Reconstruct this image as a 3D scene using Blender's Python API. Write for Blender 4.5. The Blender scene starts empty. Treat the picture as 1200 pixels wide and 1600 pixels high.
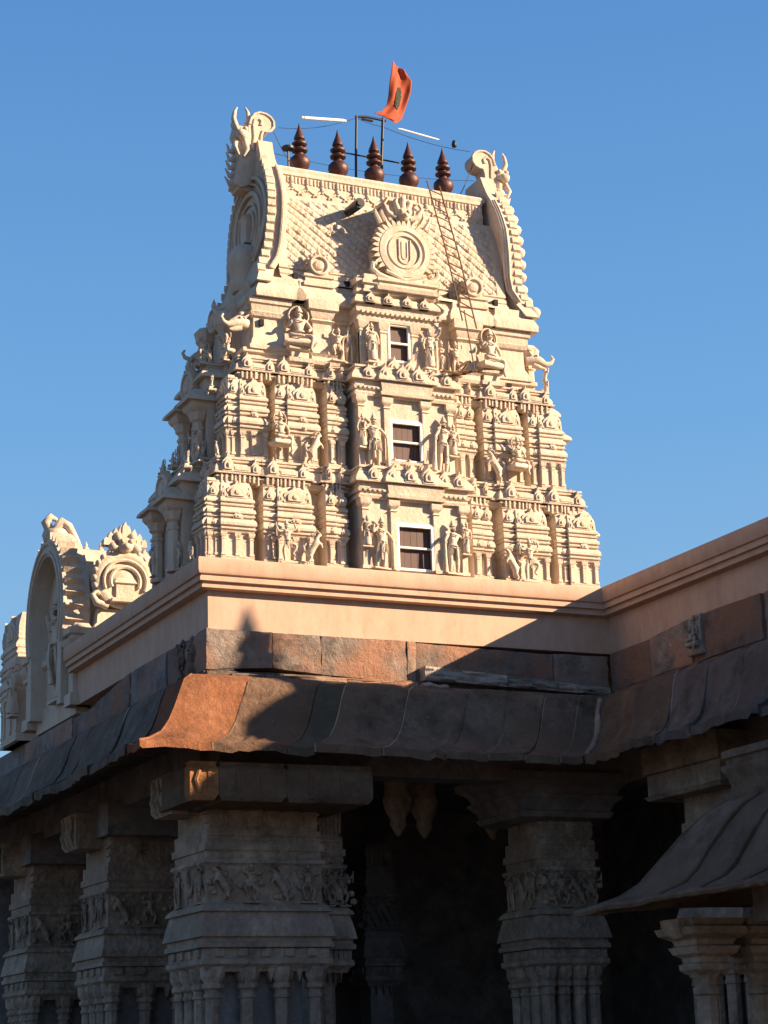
import bpy, bmesh, math, random
import numpy as np
from mathutils import Vector, Matrix
random.seed(7); np.random.seed(7)
S = bpy.context.scene
COL = S.collection
PI = math.pi
rad = math.radians

# ------------------------------------------------------------------ camera
cam_d = bpy.data.cameras.new('camera'); cam = bpy.data.objects.new('camera', cam_d); COL.objects.link(cam)
YAW, PITCH, ROLL, F = 0.4357, 0.2632, -0.0297, 3233.0
dv = Vector((math.sin(YAW)*math.cos(PITCH), math.cos(YAW)*math.cos(PITCH), math.sin(PITCH)))
rv = Vector((math.cos(YAW), -math.sin(YAW), 0)); uv = rv.cross(dv)
r2 = rv*math.cos(ROLL)+uv*math.sin(ROLL); u2 = -rv*math.sin(ROLL)+uv*math.cos(ROLL)
cam.matrix_world = Matrix(((r2.x, u2.x, -dv.x, -9.64), (r2.y, u2.y, -dv.y, -26.724), (r2.z, u2.z, -dv.z, 1.97), (0, 0, 0, 1)))
cam_d.sensor_fit = 'HORIZONTAL'; cam_d.sensor_width = 36; cam_d.lens = 36*F/1200
cam_d.clip_end = 3000
S.camera = cam
S.render.resolution_x = 768; S.render.resolution_y = 1024

# ------------------------------------------------------------------ light
tosun = Vector((1.0, -0.70, 0.50)).normalized()
EL = math.asin(tosun.z)
sd = bpy.data.lights.new('sun', 'SUN'); so = bpy.data.objects.new('sun', sd); COL.objects.link(so)
sd.energy = 5.0; sd.angle = rad(0.5); sd.color = (1.0, 0.75, 0.50)
so.rotation_euler = (-tosun).to_track_quat('-Z', 'Y').to_euler()
W = bpy.data.worlds.new('World'); S.world = W; W.use_nodes = True
nt = W.node_tree; bg = nt.nodes['Background']
sky = nt.nodes.new('ShaderNodeTexSky'); sky.sky_type = 'NISHITA'; sky.sun_disc = False
sky.sun_elevation = EL
sky.sun_rotation = math.atan2(tosun.x, tosun.y)
sky.altitude = 300; sky.air_density = 1.0; sky.dust_density = 0.6; sky.ozone_density = 2.5
# the Nishita sky, its bright band evened out to the clear blue of the photograph (colour depends on height only)
g_ = nt.nodes.new('ShaderNodeTexCoord'); sx_ = nt.nodes.new('ShaderNodeSeparateXYZ'); nt.links.new(g_.outputs['Generated'], sx_.inputs[0])
rp = nt.nodes.new('ShaderNodeValToRGB'); nt.links.new(sx_.outputs['Z'], rp.inputs[0])
e_ = rp.color_ramp.elements; e_[0].position = 0.0; e_[0].color = (.16, .22, .30, 1); e_[1].position = 1.0; e_[1].color = (.012, .04, .13, 1)
q_ = e_.new(.16); q_.color = (.25, .42, .68, 1); q_ = e_.new(.30); q_.color = (.15, .35, .70, 1); q_ = e_.new(.50); q_.color = (.085, .24, .60, 1); q_ = e_.new(.70); q_.color = (.022, .07, .21, 1)
ml = nt.nodes.new('ShaderNodeMix'); ml.data_type = 'RGBA'; ml.blend_type = 'MULTIPLY'; ml.inputs[0].default_value = 1; ml.inputs[7].default_value = (3.5, 3.95, 3.72, 1)
nt.links.new(rp.outputs[0], ml.inputs[6])
ms_ = nt.nodes.new('ShaderNodeMix'); ms_.data_type = 'RGBA'; ms_.inputs[0].default_value = .85
nt.links.new(sky.outputs[0], ms_.inputs[6]); nt.links.new(ml.outputs[2], ms_.inputs[7])
nt.links.new(ms_.outputs[2], bg.inputs[0]); bg.inputs[1].default_value = 0.10
S.view_settings.view_transform = 'Standard'; S.view_settings.look = 'None'
S.view_settings.exposure = 1.43; S.view_settings.gamma = 1.0

# ------------------------------------------------------------------ materials
def nodes(name):
    m = bpy.data.materials.new(name); m.use_nodes = True
    return m, m.node_tree, m.node_tree.nodes['Principled BSDF']
def mapping(t, scale=(1, 1, 1)):
    tc = t.nodes.new('ShaderNodeTexCoord'); mp = t.nodes.new('ShaderNodeMapping')
    mp.inputs['Scale'].default_value = scale
    geo = t.nodes.new('ShaderNodeNewGeometry')
    t.links.new(geo.outputs['Position'], mp.inputs[0]); return mp.outputs[0]
def noise(t, vec, sc, det=4, rough=.6):
    n = t.nodes.new('ShaderNodeTexNoise'); n.inputs['Scale'].default_value = sc; n.inputs['Detail'].default_value = det
    n.inputs['Roughness'].default_value = rough; t.links.new(vec, n.inputs['Vector']); return n.outputs['Fac']
def ramp(t, fac, stops):
    r = t.nodes.new('ShaderNodeValToRGB'); cr = r.color_ramp
    while len(cr.elements) < len(stops): cr.elements.new(.5)
    for e, (p, c) in zip(cr.elements, stops):
        e.position = p; e.color = tuple(c)+(1,) if len(c) == 3 else c
    t.links.new(fac, r.inputs[0]); return r.outputs[0]
def mix(t, a, b, fac, mode='MIX'):
    m = t.nodes.new('ShaderNodeMix'); m.data_type = 'RGBA'; m.blend_type = mode
    for sock, v in ((m.inputs[6], a), (m.inputs[7], b), (m.inputs[0], fac)):
        if isinstance(v, (int, float)): sock.default_value = v
        elif isinstance(v, tuple): sock.default_value = v+(1,)
        else: t.links.new(v, sock)
    return m.outputs[2]
def bump(t, b, h, strength, dist):
    n = t.nodes.new('ShaderNodeBump'); n.inputs['Strength'].default_value = strength; n.inputs['Distance'].default_value = dist
    t.links.new(h, n.inputs['Height']); t.links.new(n.outputs[0], b.inputs['Normal'])
def tintattr(t):
    a = t.nodes.new('ShaderNodeAttribute'); a.attribute_name = 'tint'; return a.outputs['Color']

def mat_stucco(name, base, stain, carve=.5, stainlvl=(.60, .78), bs=.42, grime=.75):
    m, t, b = nodes(name)
    v = mapping(t); vs = mapping(t, (2.2, 2.2, .45))
    c = mix(t, tuple(x*.86 for x in base), tuple(min(1, x*1.06) for x in base), noise(t, v, 1.7, 5))
    s = ramp(t, noise(t, vs, 2.1, 6, .7), [(stainlvl[0], (0, 0, 0)), (stainlvl[1], (1, 1, 1))])
    c = mix(t, c, stain, s)
    gr = ramp(t, noise(t, mapping(t, (3.2, 3.2, 1.3)), 1.6, 8, .75), [(.42, (1, 1, 1)), (.62, (.80, .74, .68)), (.78, (.52, .42, .35))])
    c = mix(t, c, gr, grime, 'MULTIPLY')
    t.links.new(c, b.inputs['Base Color']); b.inputs['Roughness'].default_value = .8
    b.inputs['Specular IOR Level'].default_value = .2
    vo = t.nodes.new('ShaderNodeTexVoronoi'); vo.inputs['Scale'].default_value = 16; t.links.new(v, vo.inputs['Vector'])
    n1 = noise(t, v, 45, 4)
    ma = t.nodes.new('ShaderNodeMath'); ma.operation = 'MULTIPLY_ADD'; ma.inputs[1].default_value = carve
    t.links.new(vo.outputs['Distance'], ma.inputs[0]); t.links.new(n1, ma.inputs[2])
    bump(t, b, ma.outputs[0], bs, .025)
    return m
def mat_stone(name, base, patch, rough=.9, bs=.6, scale=1., plevel=(.45, .7), light=None, carve=False):
    m, t, b = nodes(name)
    v = mapping(t, (scale,)*3)
    n0 = ramp(t, noise(t, v, 2.6, 9, .75), [(.34, (0, 0, 0)), (.66, (1, 1, 1))])
    c = mix(t, tuple(x*.45 for x in base), tuple(x*1.5 for x in base), n0)
    p = ramp(t, noise(t, v, .9, 4), [(plevel[0], (0, 0, 0)), (plevel[1], (1, 1, 1))])
    c = mix(t, c, patch, p)
    if light:
        q = ramp(t, noise(t, v, 7, 6, .75), [(.62, (0, 0, 0)), (.72, (1, 1, 1))])
        c = mix(t, c, light, q)
    c = mix(t, c, tintattr(t), 1.0, 'MULTIPLY')
    t.links.new(c, b.inputs['Base Color']); b.inputs['Roughness'].default_value = rough
    b.inputs['Specular IOR Level'].default_value = .25
    h = noise(t, v, 9, 10, .72)
    if carve:
        vo = t.nodes.new('ShaderNodeTexVoronoi'); vo.inputs['Scale'].default_value = 11; t.links.new(v, vo.inputs['Vector'])
        ma = t.nodes.new('ShaderNodeMath'); ma.operation = 'MULTIPLY_ADD'; ma.inputs[1].default_value = .8; t.links.new(vo.outputs['Distance'], ma.inputs[0]); t.links.new(h, ma.inputs[2]); h = ma.outputs[0]
    bump(t, b, h, bs, .06)
    return m
def mat_plain(name, col, rough=.5, metal=0, bs=0, bsc=30):
    m, t, b = nodes(name)
    v = mapping(t)
    c = mix(t, tuple(x*.75 for x in col), tuple(min(1, x*1.2) for x in col), noise(t, v, 6, 4))
    t.links.new(c, b.inputs['Base Color']); b.inputs['Roughness'].default_value = rough; b.inputs['Metallic'].default_value = metal
    if bs: bump(t, b, noise(t, v, bsc, 4), bs, .02)
    return m
M = {}
M['cream'] = mat_stucco('cream_stucco', (.62, .525, .43), (.40, .27, .17), stainlvl=(.66, .86))
M['cream_plain'] = mat_stucco('cream_stucco_smooth', (.62, .525, .43), (.46, .33, .22), .1, (.64, .86))
M['peach'] = mat_stucco('peach_plaster', (.56, .38, .285), (.40, .28, .21), .02, (.62, .9), .10, .55)
M['stone'] = mat_stone('weathered_stone', (.225, .162, .118), (.23, .15, .10), light=(.36, .31, .27), bs=1.3)
M['band'] = mat_stone('band_stone', (.25, .20, .17), (.40, .215, .14), light=(.50, .42, .36), bs=1.2, plevel=(.43, .60))
M['dark'] = mat_stone('dark_carved_stone', (.35, .26, .195), (.28, .205, .16), bs=.55, carve=True)
M['inner'] = mat_stone('interior_stone', (.24, .21, .20), (.20, .175, .17), bs=.6)
M['rough'] = mat_stone('broken_stone', (.42, .37, .32), (.33, .28, .24), bs=1.2, light=(.45, .42, .38))
M['metal'] = mat_plain('dark_copper', (.075, .028, .024), .5, .3, .3)
M['iron'] = mat_plain('black_iron', (.03, .03, .035), .5, .4)
M['pane'] = mat_plain('brown_window_board', (.075, .034, .027), .6)
M['frame'] = mat_plain('white_window_paint', (.84, .82, .76), .5)
M['wood'] = mat_plain('rusty_ladder_metal', (.13, .07, .035), .8)
M['hole'] = mat_plain('hole_shade_black', (.01, .008, .008), .9)  # plain black standing for the shade inside small holes
M['tube'] = mat_plain('white_tube_plastic', (.85, .85, .85), .3)
M['wire'] = mat_plain('black_cable', (.02, .02, .03), .6)
M['ground'] = mat_stone('courtyard_paving', (.12, .095, .07), (.10, .08, .06))
m, t, b = nodes('orange_flag_cloth'); v = mapping(t)
c = mix(t, (.42, .075, .035), (.60, .13, .05), noise(t, v, 5, 3)); t.links.new(c, b.inputs['Base Color']); b.inputs['Roughness'].default_value = .8
tl = t.nodes.new('ShaderNodeBsdfTranslucent'); tl.inputs[0].default_value = (.65, .15, .05, 1)
ms = t.nodes.new('ShaderNodeMixShader'); ms.inputs[0].default_value = .35
t.links.new(b.outputs[0], ms.inputs[1]); t.links.new(tl.outputs[0], ms.inputs[2]); t.links.new(ms.outputs[0], t.nodes['Material Output'].inputs[0])
M['flag'] = m
M['emblem'] = mat_plain('dark_green_emblem', (.03, .035, .025), .8)

# ------------------------------------------------------------------ mesh builder
WELD = [False]
class MB:
    def __init__(s): s.v = []; s.f = []; s.t = []; s.tint = (1, 1, 1)
    def add(s, vs, fs, T=None):
        n = len(s.v)
        if T is not None: vs = [tuple(T @ Vector(p)) for p in vs]
        s.v.extend([tuple(p) for p in vs]); s.f.extend([tuple(i+n for i in f) for f in fs]); s.t.extend([s.tint]*len(fs))
    def box(s, x0, x1, y0, y1, z0, z1, j=0, T=None):
        vs = [(x, y, z) for z in (z0, z1) for x, y in ((x0, y0), (x1, y0), (x1, y1), (x0, y1))]
        if j: vs = [(a+random.uniform(-j, j), b+random.uniform(-j, j), c+random.uniform(-j, j)) for a, b, c in vs]
        s.add(vs, [(0, 3, 2, 1), (4, 5, 6, 7), (0, 1, 5, 4), (1, 2, 6, 5), (2, 3, 7, 6), (3, 0, 4, 7)], T)
    def prof(s, x0, x1, y0, y1, pr, back=True, T=None, xf=1.):
        """rectangular block swept with profile pr = [(z, off)]"""
        vs = []; k = 1 if back else 0
        for z, o in pr:
            q = o*xf; vs += [(x0-q, y0-o, z), (x1+q, y0-o, z), (x1+q, y1+o*k, z), (x0-q, y1+o*k, z)]
        n = len(pr); fs = [(3, 2, 1, 0), tuple(range(4*n-4, 4*n))]
        for i in range(n-1):
            for j in range(4):
                a = 4*i+j; b2 = 4*i+(j+1) % 4; fs.append((a, b2, b2+4, a+4))
        s.add(vs, fs, T)
    def lathe(s, pr, cx=0, cy=0, seg=16, T=None, cap=True):
        vs = []; fs = []
        for r, z in pr:
            for k in range(seg):
                a = 2*PI*k/seg+PI/seg; vs.append((cx+r*math.cos(a), cy+r*math.sin(a), z))
        for i in range(len(pr)-1):
            for k in range(seg):
                a = i*seg+k; b2 = i*seg+(k+1) % seg; fs.append((a, b2, b2+seg, a+seg))
        if cap: fs += [tuple(reversed(range(seg))), tuple(range((len(pr)-1)*seg, len(pr)*seg))]
        s.add(vs, fs, T)
    def tube(s, pts, r, seg=8, T=None):
        pts = [Vector(p) for p in pts]; n = len(pts); rs = r if isinstance(r, (list, tuple)) else [r]*n
        vs = []; fs = []; a = None
        for i, p in enumerate(pts):
            d = (pts[min(i+1, n-1)]-pts[max(i-1, 0)]).normalized()
            if a is None:
                a = d.cross(Vector((0, 0, 1)))
                if a.length < .3: a = d.cross(Vector((0, 1, 0)))
            a = (a-d*a.dot(d)).normalized(); b2 = d.cross(a)
            for k in range(seg):
                t_ = 2*PI*k/seg; vs.append(tuple(p+(a*math.cos(t_)+b2*math.sin(t_))*rs[i]))
        for i in range(n-1):
            for k in range(seg):
                a = i*seg+k; b2 = i*seg+(k+1) % seg; fs.append((a, b2, b2+seg, a+seg))
        fs += [tuple(reversed(range(seg))), tuple(range((n-1)*seg, n*seg))]
        s.add(vs, fs, T)
    def prism(s, poly, d0, d1, ax='y', T=None):
        """poly in the plane across axis ax, extruded from d0 to d1"""
        n = len(poly); vs = []
        for d in (d0, d1):
            for a, b2 in poly: vs.append((a, d, b2) if ax == 'y' else (d, a, b2) if ax == 'x' else (a, b2, d))
        fs = [tuple(range(n)), tuple(reversed(range(n, 2*n)))]
        for i in range(n): j = (i+1) % n; fs.append((i, i+n, j+n, j))
        s.add(vs, fs, T)
    def ball(s, c, r, T=None, sg=10, rg=6):
        r = r if isinstance(r, tuple) else (r, r, r)
        vs = [(c[0], c[1], c[2]-r[2])]; fs = []
        for i in range(1, rg):
            p = PI*i/rg
            for k in range(sg):
                a = 2*PI*k/sg; vs.append((c[0]+r[0]*math.sin(p)*math.cos(a), c[1]+r[1]*math.sin(p)*math.sin(a), c[2]-r[2]*math.cos(p)))
        vs.append((c[0], c[1], c[2]+r[2])); L = len(vs)-1
        for k in range(sg):
            fs.append((0, 1+(k+1) % sg, 1+k)); fs.append((L, L-sg+k, L-sg+(k+1) % sg))
            for i in range(rg-2):
                a = 1+i*sg+k; b2 = 1+i*sg+(k+1) % sg; fs.append((a, b2, b2+sg, a+sg))
        s.add(vs, fs, T)
    def panel(s, X, Y, Z, H, T=None):
        """grid surface (numpy 2-D arrays) pushed out along its normal by H"""
        Pn = np.stack([X, Y, Z], -1)
        du = np.gradient(Pn, axis=0); dw = np.gradient(Pn, axis=1)
        N = np.cross(du, dw); N /= np.linalg.norm(N, axis=-1, keepdims=True)+1e-9
        Q = Pn+N*H[..., None]; a, b2 = X.shape
        vs = [tuple(p) for p in Q.reshape(-1, 3).tolist()]
        fs = [(i*b2+j, (i+1)*b2+j, (i+1)*b2+j+1, i*b2+j+1) for i in range(a-1) for j in range(b2-1)]
        s.add(vs, fs, T)
    def addmesh(s, me, T):
        s.add([tuple(T @ v.co) for v in me.vertices], [tuple(p.vertices) for p in me.polygons])
    def mesh(s, name, mat, ang=32):
        me = bpy.data.meshes.new(name); me.from_pydata(s.v, [], s.f); me.update()
        ca = me.color_attributes.new('tint', 'FLOAT_COLOR', 'CORNER')
        arr = []
        for p, tt in zip(me.polygons, s.t): arr += (list(tt)+[1])*p.loop_total
        ca.data.foreach_set('color', arr)
        bm_ = bmesh.new(); bm_.from_mesh(me)
        if WELD[0]: bmesh.ops.remove_doubles(bm_, verts=bm_.verts, dist=1e-5); WELD[0] = False
        bmesh.ops.recalc_face_normals(bm_, faces=bm_.faces); bm_.to_mesh(me); bm_.free()
        me.polygons.foreach_set('use_smooth', [True]*len(me.polygons)); me.set_sharp_from_angle(angle=rad(ang))
        me.materials.append(mat); return me
    def obj(s, name, mat, parent=None, ang=32): return link(name, s.mesh(name, mat, ang), parent)
def link(name, me, parent=None, loc=(0, 0, 0), rz=0, sc=(1, 1, 1)):
    o = bpy.data.objects.new(name, me); COL.objects.link(o); o.parent = parent
    o.location = loc; o.rotation_euler = (0, 0, rz); o.scale = sc; return o
def thing(name, label, cat, group=None, loc=(0, 0, 0)):
    o = bpy.data.objects.new(name, None); COL.objects.link(o); o['label'] = label; o['category'] = cat
    o.empty_display_size = .2
    if group: o['group'] = group
    o.location = loc; return o
def put(child, parent):     # parts are modelled in world space; parent empties stand at a base point
    child.parent = parent; child.matrix_parent_inverse = Matrix.Translation(-Vector(parent.location))
    return child

# ------------------------------------------------------------------ figures (skin modifier bodies)
def figure(J, E, root='hip', sub=1, extra=None, name='statue'):
    names = list(J); me = bpy.data.meshes.new(name)
    me.from_pydata([J[k][0] for k in names], [(names.index(a), names.index(b)) for a, b in E], [])
    o = bpy.data.objects.new('tmp', me); COL.objects.link(o)
    sk = o.modifiers.new('s', 'SKIN'); sk.use_smooth_shade = True
    for k, sv in zip(names, me.skin_vertices[0].data): sv.radius = (J[k][1], J[k][1]); sv.use_root = (k == root)
    ss = o.modifiers.new('ss', 'SUBSURF'); ss.levels = sub; ss.render_levels = sub
    dg = bpy.context.evaluated_depsgraph_get(); ev = o.evaluated_get(dg)
    out = bpy.data.meshes.new_from_object(ev)
    bpy.data.objects.remove(o)
    mb = MB(); mb.addmesh(out, Matrix.Identity(4))
    if extra: extra(mb)
    return mb
def crown(mb, x, z, y=0, s=1):
    mb.lathe([(.045*s, z), (.06*s, z+.01), (.058*s, z+.03), (.042*s, z+.05), (.045*s, z+.06), (.028*s, z+.09), (.012*s, z+.125)], x, y, 10)
def face(mb, x, y, z, s=1):
    mb.ball((x, y-.045*s, z-.005), (.008*s, .018*s, .016*s), sg=6, rg=4)
    for d in (-1, 1):
        mb.ball((x+d*.046*s, y, z), (.012*s, .012*s, .028*s), sg=6, rg=4)
        mb.ball((x+d*.018*s, y-.04*s, z+.012), (.008*s, .008*s, .006*s), sg=6, rg=4)
    mb.box(x-.016*s, x+.016*s, y-.046*s, y-.035*s, z-.032*s, z-.024*s)
def std(rarm, larm, rleg=None, lleg=None, lean=.02):
    J = {'hip': ((lean, 0, .50), .075), 'waist': ((lean*.3, 0, .585), .058), 'chest': ((-lean*.5, -.005, .70), .085), 'neck': ((-lean*.3, 0, .785), .03),
         'head': ((0, -.012, .845), .046), 'top': ((0, -.005, .89), .04)}
    E = [('hip', 'waist'), ('waist', 'chest'), ('chest', 'neck'), ('neck', 'head'), ('head', 'top')]
    for sgn, arm, nm in ((-1, rarm, 'r'), (1, larm, 'l')):
        J['sh'+nm] = ((sgn*.115-lean*.5, 0, .745), .036); J['el'+nm] = (arm[0], .028); J['ha'+nm] = (arm[1], .024)
        E += [('chest', 'sh'+nm), ('sh'+nm, 'el'+nm), ('el'+nm, 'ha'+nm)]
    for sgn, leg, nm in ((-1, rleg, 'r'), (1, lleg, 'l')):
        leg = leg or ((sgn*.075, -.01, .27), (sgn*.075, .01, .04), (sgn*.085, -.06, .015))
        J['th'+nm] = ((sgn*.055+lean, 0, .455), .062); J['kn'+nm] = (leg[0], .045); J['an'+nm] = (leg[1], .028); J['ft'+nm] = (leg[2], .024)
        E += [('hip', 'th'+nm), ('th'+nm, 'kn'+nm), ('kn'+nm, 'an'+nm), ('an'+nm, 'ft'+nm)]
    return J, E
FIG = {}
def jewels(mb):
    mb.tube([(.075*math.cos(a), -.035-.05*abs(math.sin(a)), .765-.045*math.sin(a)) for a in np.linspace(0, PI, 9)], .011, 6)
    mb.tube([(.02+.085*math.cos(a), -.085*math.sin(a), .525) for a in np.linspace(0, 2*PI, 15)], .013, 6)
    for sx in (-1, 1):
        mb.ball((sx*.045, -.085, .70), (.012, .01, .012), sg=6, rg=4)
        for k in range(4): mb.tube([(sx*(.05+.018*k), -.06, .49), (sx*(.055+.022*k), -.055, .36-.02*k)], .007, 4)
    mb.tube([(.0, -.09, .52), (.0, -.095, .40), (-.01, -.085, .30)], [.014, .012, .02], 6)
def ex_guard(mb):
    jewels(mb)
    crown(mb, 0, .89); face(mb, 0, -.01, .85)
    mb.tube([(.24, -.05, .0), (.23, -.05, .3), (.22, -.05, .62)], [.05, .028, .02], 8)      # club
    mb.box(-.16, .2, -.06, .08, -.01, .02); mb.tube([(-.07, -.06, .5), (0, -.07, .46), (.08, -.06, .5)], .014, 6)
    mb.tube([(-.02, -.075, .46), (-.03, -.07, .3), (-.02, -.06, .16)], [.03, .022, .03], 6)
J, E = std(((-.20, -.03, .68), (-.19, -.06, .84)), ((.20, -.03, .62), (.21, -.07, .54)), lean=.03)
FIG['guard'] = figure(J, E, extra=ex_guard).mesh('guardian_statue', M['cream_plain'], 60)
def ex_slim(mb):
    jewels(mb)
    crown(mb, 0, .89, s=.9); face(mb, 0, -.01, .85)
    mb.box(-.15, .15, -.07, .09, -.02, .02)
    mb.lathe([(.10, .05), (.12, .12), (.09, .3), (.085, .45)], 0, 0, 12)
J, E = std(((-.15, -.02, .60), (-.09, -.09, .68)), ((.17, .0, .60), (.16, -.03, .45)), lean=-.02)
FIG['slim'] = figure(J, E, extra=ex_slim).mesh('attendant_statue', M['cream_plain'], 60)
def ex_seat(mb):
    mb.tube([(.08*math.cos(a), -.035-.05*abs(math.sin(a)), .765-.05*math.sin(a)) for a in np.linspace(0, PI, 9)], .012, 6); mb.tube([(.085*math.cos(a), -.085*math.sin(a), .535) for a in np.linspace(0, 2*PI, 15)], .014, 6)
    crown(mb, 0, .89); face(mb, 0, -.01, .85)
    mb.prof(-.22, .22, -.14, .12, [(.26, .0), (.30, .03), (.34, .03), (.38, 0)])
    mb.tube([(.17*math.cos(a)*.95, .03, .85+.17*math.sin(a)) for a in np.linspace(-.6, PI+.6, 14)], .018, 6)   # halo arch
J, E = std(((-.19, -.03, .62), (-.14, -.12, .70)), ((.19, -.03, .60), (.12, -.12, .52)),
           ((-.2, -.14, .43), (-.03, -.19, .41), (.04, -.2, .41)), ((.2, -.14, .43), (.15, -.16, .22), (.15, -.2, .12)), 0)
FIG['seat'] = figure(J, E, extra=ex_seat).mesh('seated_statue', M['cream_plain'], 60)
def ex_dance(mb):
    jewels(mb)
    crown(mb, 0, .89); face(mb, 0, -.01, .85); mb.box(-.2, .2, -.07, .08, -.02, .02)
    mb.tube([(-.27, -.04, .62), (-.27, -.05, .95)], .015, 6)
J, E = std(((-.22, -.03, .74), (-.27, -.05, .86)), ((.22, -.03, .80), (.17, -.06, .93)),
           ((-.13, -.06, .28), (-.08, .0, .05), (-.12, -.07, .02)), ((.20, -.08, .38), (.10, -.03, .20), (.15, -.08, .15)), .03)
FIG['dance'] = figure(J, E, extra=ex_dance).mesh('dancing_statue', M['cream_plain'], 60)
# rearing lion-horse (yali): body, neck, four legs, tail
JY = {'hip': ((.12, 0, .34), .10), 'mid': ((.02, 0, .48), .085), 'chest': ((-.07, 0, .62), .10), 'neck': ((-.10, 0, .76), .06), 'head': ((-.16, 0, .86), .065), 'muz': ((-.25, 0, .84), .042),
      'fk1': ((-.2, -.06, .58), .035), 'ff1': ((-.24, -.06, .46), .026), 'fk2': ((-.17, .06, .66), .035), 'ff2': ((-.27, .06, .60), .026),
      'hk1': ((.08, -.07, .18), .05), 'hh1': ((.16, -.07, .10), .03), 'hf1': ((.10, -.07, .02), .028),
      'hk2': ((.10, .07, .18), .05), 'hh2': ((.19, .07, .10), .03), 'hf2': ((.14, .07, .02), .028),
      't1': ((.24, 0, .36), .03), 't2': ((.28, 0, .52), .022), 't3': ((.20, 0, .62), .02)}
EY = [('hip', 'mid'), ('mid', 'chest'), ('chest', 'neck'), ('neck', 'head'), ('head', 'muz'), ('chest', 'fk1'), ('fk1', 'ff1'), ('chest', 'fk2'), ('fk2', 'ff2'),
      ('hip', 'hk1'), ('hk1', 'hh1'), ('hh1', 'hf1'), ('hip', 'hk2'), ('hk2', 'hh2'), ('hh2', 'hf2'), ('hip', 't1'), ('t1', 't2'), ('t2', 't3')]
def ex_yali(mb):
    for k in range(7):
        a = .3+k*.33; mb.ball((-.12+.10*math.cos(a), 0, .82+.10*math.sin(a)), (.03, .05, .03), sg=6, rg=4)
    mb.tube([(-.15, -.03, .91), (-.12, -.05, .97), (-.07, -.05, .99)], [.02, .014, .006], 6)
    mb.tube([(-.15, .03, .91), (-.12, .05, .97), (-.07, .05, .99)], [.02, .014, .006], 6)
FIG['yali'] = figure(JY, EY, extra=ex_yali).mesh('yali_statue', M['cream_plain'], 60)
FIGSTONE = {k: FIG[k].copy() for k in FIG}
for k in FIGSTONE: FIGSTONE[k].materials[0] = M['dark']

# ------------------------------------------------------------------ carved vocabulary
def kapota(z, h, o, o0=.02):      # curved drooping cornice
    return [(z, o0), (z, o), (z+.10*h, o*1.02), (z+.35*h, o*.93), (z+.6*h, o*.68), (z+.82*h, o*.38+o0*.3), (z+h, o0)]
def kudu(mb, x, y, z, r, T=None, flames=True, out=.05):
    """horseshoe dormer medallion facing -y"""
    pts = []
    R_ = Matrix.Translation((x, y, z)) @ Matrix.Rotation(PI/2, 4, 'X')
    if T is not None: R_ = T @ R_
    mb.lathe([(r, -out*1.6), (r, out*.7), (r*.9, out), (r*.76, out), (r*.70, out*.55), (r*.5, out*.5), (r*.42, out*.95), (r*.2, out*1.1), (.002, out*1.1)], 0, 0, 18, R_, cap=False)
    if flames:
        n = max(7, int(r*60)); n = min(n, 21)
        for k in range(n):
            a = -.35+(PI+.7)*k/(n-1); c, s_ = math.cos(a), math.sin(a); rr = r*1.0; q = r*2.6/n
            p = [(x+(rr)*c-q*.5*s_, z+rr*s_+q*.5*c), (x+rr*c+q*.5*s_, z+rr*s_-q*.5*c), (x+(rr+q*1.15)*c-q*.2*s_, z+(rr+q*1.15)*s_+q*.2*c)]
            mb.prism(p, y-out*.5, y+out*.6, 'y', T)
        mb.ball((x, y-out*.3, z+r*1.22), (r*.22, r*.2, r*.25), T, 8, 5)
        mb.lathe([(r*.12, z+r*1.35), (r*.16, z+r*1.45), (.003, z+r*1.8)], x, y-out*.2, 6, T)
def dent(mb, x0, x1, y, z0, z1, d, n, fill=.5, T=None):
    w = (x1-x0)/n
    for i in range(n): mb.box(x0+w*(i+.5-fill/2), x0+w*(i+.5+fill/2), y-d, y+.01, z0, z1, T=T)
def finial(mb, x, y, z, s, T=None):
    mb.lathe([(.3*s, z), (.34*s, z+.08*s), (.16*s, z+.2*s), (.36*s, z+.45*s), (.36*s, z+.6*s), (.14*s, z+.8*s), (.22*s, z+.9*s), (.02*s, z+1.4*s)], x, y, 8, T)

def nasi(mb, x, y, z, w, h, T=None, d=.05):
    """flame-shaped dormer hump in relief facing -y, base centre at z"""
    o_ = [(-.5, 0), (-.56, .12), (-.46, .22), (-.52, .42), (-.42, .60), (-.24, .74), (-.10, .82), (0, 1.08), (.10, .82), (.24, .74), (.42, .60), (.52, .42), (.46, .22), (.56, .12), (.5, 0)]
    mb.prism([(x+a*w, z+b*h) for a, b in o_], y-d*.55, y+.12, 'y', T)
    i_ = [(-.34, .10), (-.36, .38), (-.24, .56), (0, .68), (.24, .56), (.36, .38), (.34, .10)]
    mb.prism([(x+a*w, z+b*h) for a, b in i_], y-d*.95, y, 'y', T)
    mb.ball((x, y-d*.9, z+.32*h), (.16*w, d*.5, .17*h), T, 8, 5)
FINE = [(.0, .03), (.025, .03), (.03, .012), (.05, .025), (.065, .0), (.07, -.018), (.335, -.018), (.335, .012), (.35, .03), (.365, .035), (.37, .06), (.385, .062), (.39, .04), (.41, .04), (.415, .075), (.445, .08), (.475, .06), (.495, .035), (.50, .012),
        (.515, .012), (.52, .045), (.535, .05), (.54, .03), (.56, .03), (.565, .06), (.59, .062), (.615, .04), (.625, .008), (.65, .004), (.655, .03), (.67, .034), (.675, .012), (.695, .012), (.70, .042), (.72, .045), (.74, .025), (.75, .0)]
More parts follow.
